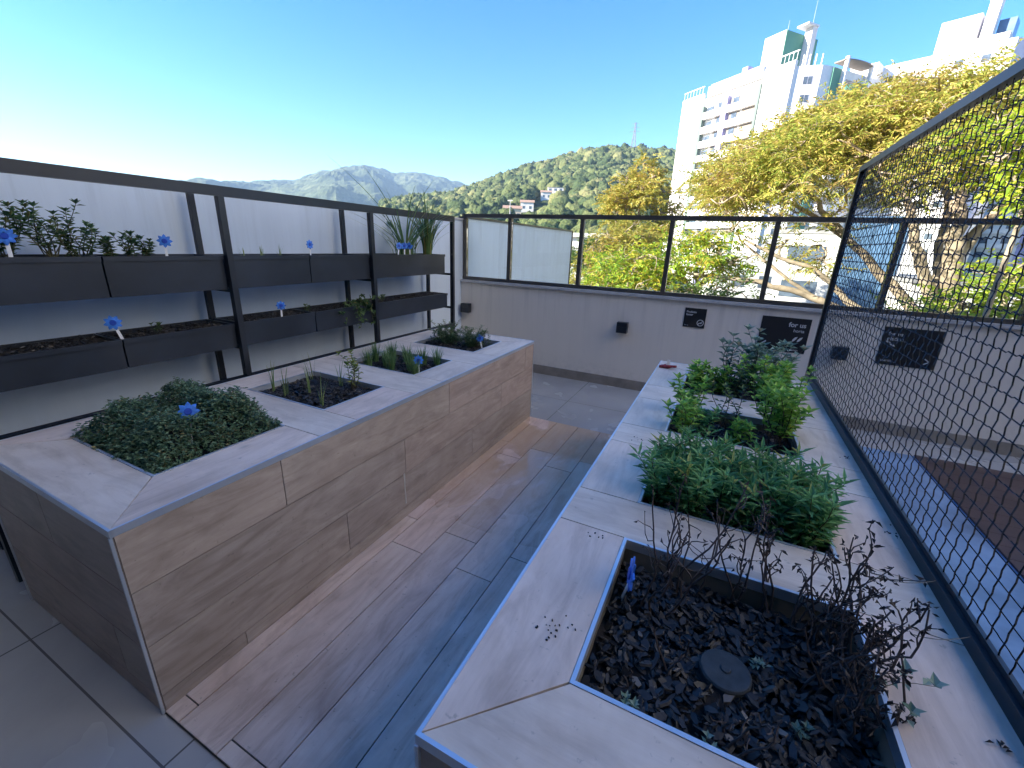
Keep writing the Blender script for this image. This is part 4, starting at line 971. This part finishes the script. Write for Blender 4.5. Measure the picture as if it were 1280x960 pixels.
def blades(mb, base, n, h, spread, rg, w=.004, curve=.3, k=6, up=1.0):
    for _ in range(n):
        a = rg.uniform(0, 6.28); L = h*rg.uniform(.55, 1.1); o = np.array(base)+np.array([math.cos(a), math.sin(a), 0])*rg.uniform(0, spread*.3)
        d = np.array([math.cos(a)*spread, math.sin(a)*spread, 0])*rg.uniform(.3, 1)*3; t = np.linspace(0, 1, k)[:, None]
        p = o+np.array([0, 0, L*up])*t+d*h*t**2*1.2-np.array([0, 0, curve*L])*t**3*rg.uniform(0, 1)
        s = np.array([-math.sin(a), math.cos(a), 0]); ww = (w*(1-t**2*.9))
        V = np.concatenate([p-s*ww, p+s*ww]); i = np.arange(k-1)
        mb.addn(V, np.stack([i, i+k, i+k+1, i+1], 1))
rg = np.random.default_rng(77)
spr = [(-2.25, 1.50, 'corner by the thyme'), (-2.14, 1.49, 'second from the thyme'), (-2.07, 1.60, 'middle of the bed'), (-1.85, 1.49, 'near right corner'), (-2.26, 1.78, 'back left corner'), (-2.02, 1.78, 'back edge beside the young rose')]
for x, y, w_ in spr:
    herb('grass_sprout', f'thin grassy sprout on bare mulch, {w_}', (x, y, .715), lambda t: (lambda mb: (blades(mb, tuple(t.location), 6, .22, .06, rg, .003, .12), child(mb, 'blades', M['grass'], t)))(MB()), 'sprout', 'grass sprouts in the sparse bed')
def shrubby(t, h, nst, nlf, ll, lw, mat, rg, spread=.35, stem='stem_green', r0=.003, bare=.25, up=.3):
    st = MB(); Ps = []; Ds = []; Ns = []; b0 = np.array(t.location)
    for i in range(nst):
        a = rg.uniform(0, 6.28); L = h*rg.uniform(.65, 1.1); e = b0+np.array([math.cos(a)*spread*L*rg.uniform(.2, 1), math.sin(a)*spread*L*rg.uniform(.2, 1), L])
        q = bend(b0+np.array([rg.normal()*.012, rg.normal()*.012, -.01]), e, rg, 7, .07); st.tube(q, np.linspace(r0, r0*.4, 7), 5)
        for j in range(nlf):
            f_ = bare+(1-bare)*(j+.5)/nlf; p = np.array([np.interp(f_*6, range(7), q[:, k]) for k in range(3)]); an = j*2.4+rg.uniform(-.3, .3)
            d = np.array([math.cos(an), math.sin(an), up+rg.normal()*.2]); Ps.append(p); Ds.append(d); Ns.append(np.array([-math.cos(an)*.3, -math.sin(an)*.3, 1])+rg.normal(size=3)*.15)
        for j in range(4): an = j*1.6; Ps.append(q[-1]); Ds.append(np.array([math.cos(an), math.sin(an), 1.1])); Ns.append(np.array([-math.cos(an), -math.sin(an), .8]))
    n = len(Ps); child(st, 'stems', M[stem], t); lf = MB(); lf.leaves(np.array(Ps), np.array(Ds), np.array(Ns), rg.uniform(.65, 1.15, n)*ll, rg.uniform(.8, 1.15, n)*lw); child(lf, 'leaves', M[mat], t)
rg = np.random.default_rng(78)
herb('young_rose', 'young leafy plant with yellowish top leaves in the sparse bed', (-1.93, 1.80, .715), lambda t: shrubby(t, .20, 5, 16, .035, .017, 'citrus', rg, .45), 'plant')
rg = np.random.default_rng(79)
ch_pos = [(-2.22, 2.22), (-2.12, 2.30), (-2.01, 2.22), (-1.90, 2.30), (-1.80, 2.22), (-2.2, 2.45), (-2.05, 2.44), (-1.92, 2.46), (-1.82, 2.5), (-2.28, 2.36)]
chn = ['nearest the young rose', 'second in the front row', 'middle of the front row', 'just left of the blue tag', 'at the blue tag', 'back left', 'back middle', 'back right of the middle', 'back right corner', 'far left side']
for (x, y), w_ in zip(ch_pos, chn):
    herb('chive_clump', f'clump of thin green chives, {w_} of the chive bed', (x, y, .712), lambda t: (lambda mb: (blades(mb, tuple(t.location), 80, .155, .10, rg, .0026, .2), child(mb, 'blades', M['chive'], t)))(MB()), 'herb', 'chive clumps')
def rosem(t, seed, w=.2):
    rg = np.random.default_rng(seed); st = MB(); Ps = []; Ds = []; b0 = np.array(t.location)
    for i in range(52):
        a = rg.uniform(0, 6.28); e = b0+np.array([math.cos(a)*w*rg.uniform(.1, 1), math.sin(a)*w*rg.uniform(.1, 1)*.9, rg.uniform(.08, .19)]); q = bend(b0+rg.normal(size=3)*np.array([.06, .05, 0]), e, rg, 6, .08); st.tube(q, .0014, 4, cap=False)
        for j in range(46):
            p = q[0]+(q[-1]-q[0])*0; f_ = rg.uniform(.15, 1)*5; p = np.array([np.interp(f_, range(6), q[:, k]) for k in range(3)]); an = rg.uniform(0, 6.28); Ps.append(p); Ds.append((math.cos(an), math.sin(an), rg.uniform(.2, 1.1)))
    n = len(Ps); child(st, 'stems', M['stem_green'], t); lf = MB(); lf.leaves(np.array(Ps), np.array(Ds), np.tile([0, .2, 1.], (n, 1)), rg.uniform(.018, .032, n), .0045); child(lf, 'leaves', M['rosemary'], t)
herb('rosemary', 'feathery rosemary at the left of the farthest left bed', (-2.17, 3.14, .72), lambda t: rosem(t, 5), 'herb', 'rosemary bushes')
herb('rosemary', 'feathery rosemary beside the blue tag in the farthest left bed', (-1.90, 3.14, .72), lambda t: rosem(t, 6, .16), 'herb', 'rosemary bushes')

# sage: lance-shaped leaves in a dense row
rg = np.random.default_rng(80)
sg = [(-.09, 1.45, 'front left corner'), (.03, 1.44, 'front, second from left'), (.15, 1.46, 'front middle'), (.27, 1.45, 'front right of the middle'), (.38, 1.47, 'front right corner'), (-.09, 1.66, 'back left corner'), (.03, 1.68, 'back, second from left'), (.16, 1.70, 'back middle'), (.28, 1.68, 'back right of the middle'), (.385, 1.66, 'back right corner'), (-.06, 1.57, 'left side'), (.1, 1.58, 'centre left'), (.23, 1.58, 'centre right'), (.36, 1.57, 'right side')]
for x, y, w_ in sg:
    herb('sage_plant', f'bushy green sage plant, {w_} of the sage bed', (x, y, .69), lambda t: shrubby(t, .20, 10, 34, .058, .012, 'sage', rg, .48, bare=.12, up=.5), 'herb', 'sage plants')
# broad-leaved herbs by the mesh
rg = np.random.default_rng(81)
bs = [('bushy herb with fresh green leaves at the near left corner of the third bed', -.08, 2.13, .20, 9, 20, .045, .020, 'basil'), ('low herb with narrow leaves at the front of the third bed, left of the middle', .03, 2.22, .13, 6, 16, .045, .016, 'sage'), ('low leafy herb in the middle of the third bed', .18, 2.2, .12, 6, 14, .038, .018, 'basil'),
      ('tall herb leaning over the right rim toward the wire mesh', .36, 2.28, .27, 14, 24, .045, .021, 'basil'), ('leafy herb at the back right of the third bed', .34, 2.42, .28, 12, 22, .042, .020, 'basil'), ('fresh green herb at the back left of the third bed', -.07, 2.40, .22, 9, 20, .042, .02, 'basil'), ('thin dark herb at the back middle of the third bed', .14, 2.44, .20, 5, 12, .035, .014, 'darkherb')]
for lab, x, y, h, ns, nl, ll, lw, mt in bs: herb('leafy_herb', lab, (x, y, .69), lambda t: shrubby(t, h*1.08, int(ns*1.1), nl, ll*1.1, lw*1.1, mt, rg, .55, 'stem_dead', .0032, .35), 'herb')
bs = [('light green herb along the left of the farthest right bed', -.06, 2.9, .2, 11, 20, .042, .022, 'basil'), ('light green herb second from the left of the farthest right bed', .06, 2.95, .2, 10, 20, .042, .022, 'basil'), ('dark purple-stemmed herb in the middle of the farthest right bed', .19, 2.92, .2, 9, 18, .038, .014, 'darkherb'),
      ('light green herb right of the middle of the farthest right bed', .3, 2.95, .24, 12, 22, .045, .022, 'basil'), ('tall light green herb at the near right of the farthest bed', .4, 2.9, .27, 12, 22, .045, .022, 'basil'), ('grey-green leafy plant under the for us sign, left one', .17, 3.17, .33, 9, 14, .048, .030, 'greyrose'), ('grey-green leafy plant under the for us sign, middle one', .29, 3.2, .35, 9, 14, .05, .031, 'greyrose'), ('grey-green leafy plant beside the mesh end post', .40, 3.18, .33, 9, 14, .048, .030, 'greyrose')]
for lab, x, y, h, ns, nl, ll, lw, mt in bs: herb('leafy_herb', lab, (x, y, .695), lambda t: shrubby(t, h*1.05, int(ns*1.15), nl, ll*1.1, lw*1.1, mt, rg, .55, 'stem_dead', .0032, .35), 'herb')

# dead stalks
def dead(t, seed, n, h, leaf=10, spread=.5):
    rg = np.random.default_rng(seed); st = MB(); Ps = []; Ds = []; b0 = np.array(t.location)
    for i in range(n):
        a = rg.uniform(0, 6.28); L = h*rg.uniform(.55, 1.1); e = b0+np.array([math.cos(a)*spread*L*rg.uniform(.1, 1), math.sin(a)*spread*L*rg.uniform(.1, 1), L])
        q = bend(b0+np.array([rg.normal()*.014, rg.normal()*.014, -.02]), e, rg, 9, .06); q[1:-1] += rg.normal(size=(7, 3))*.0018; st.tube(q, np.linspace(.0034, .0015, 9), 6)
        for j in range(rg.integers(2, 5)):
            k = rg.integers(3, 8); d = (q[k]-q[k-1]); d /= np.linalg.norm(d); d = d+rg.normal(size=3)*.65; d[2] = abs(d[2])*.8+.2; s = bend(q[k], q[k]+d/np.linalg.norm(d)*L*rg.uniform(.15, .4), rg, 5, .08); st.tube(s, np.linspace(.0018, .0009, 5), 4)
            for m in range(leaf): Ps.append(s[-1-(m % 3)]+rg.normal(size=3)*.003); Ds.append(rg.normal(size=3)-np.array([0, 0, .4]))
        for m in range(leaf): Ps.append(q[-1-(m % 2)]+rg.normal(size=3)*.004); Ds.append(rg.normal(size=3)-np.array([0, 0, .3]))
    child(st, 'stems', M['stem_dead'], t)
    n = len(Ps)
    if n: lf = MB(); lf.leaves(np.array(Ps), np.array(Ds), rg.normal(size=(n, 3)), rg.uniform(.010, .022, n), rg.uniform(.004, .009, n), .5); child(lf, 'withered_leaves', M['leaf_dead'], t)
ds = [(-.02, .98, .33, 4, 1, 'left one beside the tag'), (.03, 1.09, .34, 8, 1, 'upright cluster at the back left'), (.145, 1.12, .32, 4, 2, 'at the back rim left of the middle'), (.245, 1.12, .30, 4, 6, 'at the back rim in the middle'), (.315, 1.10, .28, 5, 4, 'at the back rim right of the middle'), (.385, 1.07, .28, 11, 5, 'thick cluster in the back right corner'), (.40, .98, .28, 9, 5, 'cluster at the right rim'), (.39, .87, .25, 9, 6, 'cluster bending over the right rim'), (.33, .92, .20, 3, 2, 'right of the round cover'), (.03, .82, .12, 2, 0, 'short one left of the round cover'), (.17, .71, .15, 3, 1, 'pale forked one near the front'), (-.05, .74, .07, 2, 0, 'low broken one near the front left')]
for i, (x, y, h, n, lf, w_) in enumerate(ds): herb('dead_plant', f'dead brown plant stalks, {w_}', (x, y, .675), lambda t: dead(t, 100+i, n, h, lf), 'dead plant', 'dead stalks in the mulch bed')
rg = np.random.default_rng(82)
for x, y, z, h, w_ in ((.285, .80, .685, .028, 'near the front right'), (-.035, .69, .685, .02, 'at the front left corner'), (.12, .68, .685, .024, 'at the front rim'), (.215, .93, .685, .02, 'right of the round cover'), (.42, .92, .69, .16, 'with oval leaves at the right rim')):
    herb('seedling', f'small pale green seedling in the mulch, {w_}', (x, y, z), lambda t: shrubby(t, h, 3, 4, .016+.07*max(0, h-.05), .008+.05*max(0, h-.05), 'greyrose', rg, .8, 'stem_green', .0012), 'seedling', 'seedlings in the mulch bed')
# round lid
lid = empty('drain_cover', (.15, .875, .675), 'round dark grey plastic cover lying in the mulch', 'cover')
b = MB(); b.tube([(0, 0, -.02), (0, 0, .018), (0, 0, .022), (0, 0, .0225)], [.055, .055, .052, .0499], 40); b.build('disc', M['capm'], lid)
b = MB(); b.tube([(0, 0, .0228), (0, 0, .0258)], [.012, .010], 14); b.build('knob', M['capm'], lid)
# crumbs and dry leaves on the rim
rg = np.random.default_rng(83); mb = MB()
for cx, cy, n in ((-.235, .735, 14), (-.226, 1.115, 6), (.213, 1.234, 4), (-.20, .75, 5), (.62, 1.6, 12), (.61, 2.2, 10), (-.25, 1.9, 6)):
    for _ in range(n):
        Mx = Matrix.Translation((cx+rg.normal()*.015, cy+rg.normal()*.02, HB+.0015)) @ Matrix.Rotation(rg.uniform(0, 6), 4, 'Z'); s = rg.uniform(.001, .003); mb.box((-s, -s*.6, -.001), (s, s*.6, .0015), M=Mx)
tag(mb.build('soil_crumbs', M['soil'], loc=(0, 1.2, HB)), 'scattered dark soil crumbs on the pale rim', 'crumbs', kind='stuff')
for x, y, w_ in ((.598, .886, 'dry curled leaf on the right rim, nearer the mesh'), (.575, .80, 'dry curled leaf on the right rim at the bottom edge')):
    mb = MB(); mb.leaves(np.array([[x, y, HB+.004]]*5)+rg.normal(size=(5, 3))*.004*np.array([1, 1, 0]), rg.normal(size=(5, 3))*np.array([1, 1, .2]), np.tile([0, 0, 1.], (5, 1)), .016, .006, .5); tag(mb.build('dry_leaf', M['leaf_dead'], loc=(x, y, HB)), w_, 'dry leaf')

# plants on the shelf
rg = np.random.default_rng(84)
up = [(.62, .22, 'large bush at the left edge'), (.78, .19, 'large bush beside the left tag'), (.93, .24, 'tallest bush of the leafy row'), (1.05, .17, 'right flank of the tallest bush')]
for y, h, w_ in up: herb('shelf_plant', f'spreading leafy plant in the upper trough, {w_}', (-2.91, y, 1.44), lambda t: shrubby(t, h, 12, 20, .036, .016, 'darkherb', rg, .8), 'plant', 'leafy plants in the upper troughs')
for y, h, w_ in ((1.15, .11, 'first low tuft right of the bushes'), (1.23, .12, 'second low tuft right of the bushes'), (1.305, .11, 'last tuft before the tag')): herb('shelf_plant', f'small leafy plant in the upper trough, {w_}', (-2.91, y, 1.44), lambda t: shrubby(t, h, 7, 14, .034, .016, 'darkherb', rg, .6), 'plant', 'leafy plants in the upper troughs')
for y, w_ in ((1.87, 'nearest the post'), (1.99, 'middle one'), (2.13, 'nearest the dark blue tag')): herb('grass_sprout', f'faint thin sprout in the upper trough, {w_}', (-2.91, y, 1.44), lambda t: (lambda mb: (blades(mb, tuple(t.location), 7, .09, .1, rg, .0018, .2), child(mb, 'blades', M['grass'], t)))(MB()), 'sprout', 'sprouts in the upper trough')
for y, n, h, sp, w_ in ((3.50, 60, .66, .42, 'left clump with long arching blades'), (3.86, 100, .64, .17, 'dense upright clump in the corner')):
    herb('lemongrass', f'tall lemongrass in the upper trough, {w_}', (-2.91, y, 1.44), lambda t: (lambda mb: (blades(mb, tuple(t.location), n, h, sp, rg, .0065, .22, 9), child(mb, 'blades', M['grass'], t)))(MB()), 'grass plant', 'lemongrass clumps')
rg = np.random.default_rng(85)
def trailing(t):
    st = MB(); Ps = []; Ds = []; b0 = np.array(t.location)
    for i in range(22):
        out = rg.uniform(.10, .2); dz = rg.uniform(-.16, .10); dy = rg.normal()*.11
        q = np.array([b0, b0+np.array([out*.5, dy*.4, .05]), b0+np.array([out, dy*.8, max(dz, -.02)]), b0+np.array([out+.01, dy, dz])]); st.tube(q, .0015, 4, cap=False)
        for j in range(16):
            k = rg.uniform(.8, 3); p = np.array([np.interp(k, range(4), q[:, m]) for m in range(3)]); Ps.append(p); Ds.append(rg.normal(size=3)+np.array([.4, 0, 0]))
    n = len(Ps); child(st, 'stems', M['stem_green'], t); lf = MB(); lf.leaves(np.array(Ps), np.array(Ds), np.tile([.3, 0, 1.], (n, 1))+rg.normal(size=(n, 3))*.3, rg.uniform(.026, .042, n), rg.uniform(.015, .025, n)); child(lf, 'leaves', M['darkherb'], t)
herb('trailing_plant', 'green trailing plant spilling over the lower trough', (-2.9, 2.72, 1.03), trailing, 'plant')
for y, w_ in ((1.28, 'at the left, by the lower tag'), (2.28, 'in the middle of the lower row'), (3.1, 'right of the trailing plant')): herb('seedling', f'tiny seedling in the lower trough, {w_}', (-2.88, y, 1.035), lambda t: shrubby(t, .05, 4, 6, .024, .012, 'darkherb', rg, .7, 'stem_green', .001), 'seedling', 'seedlings in the lower troughs')
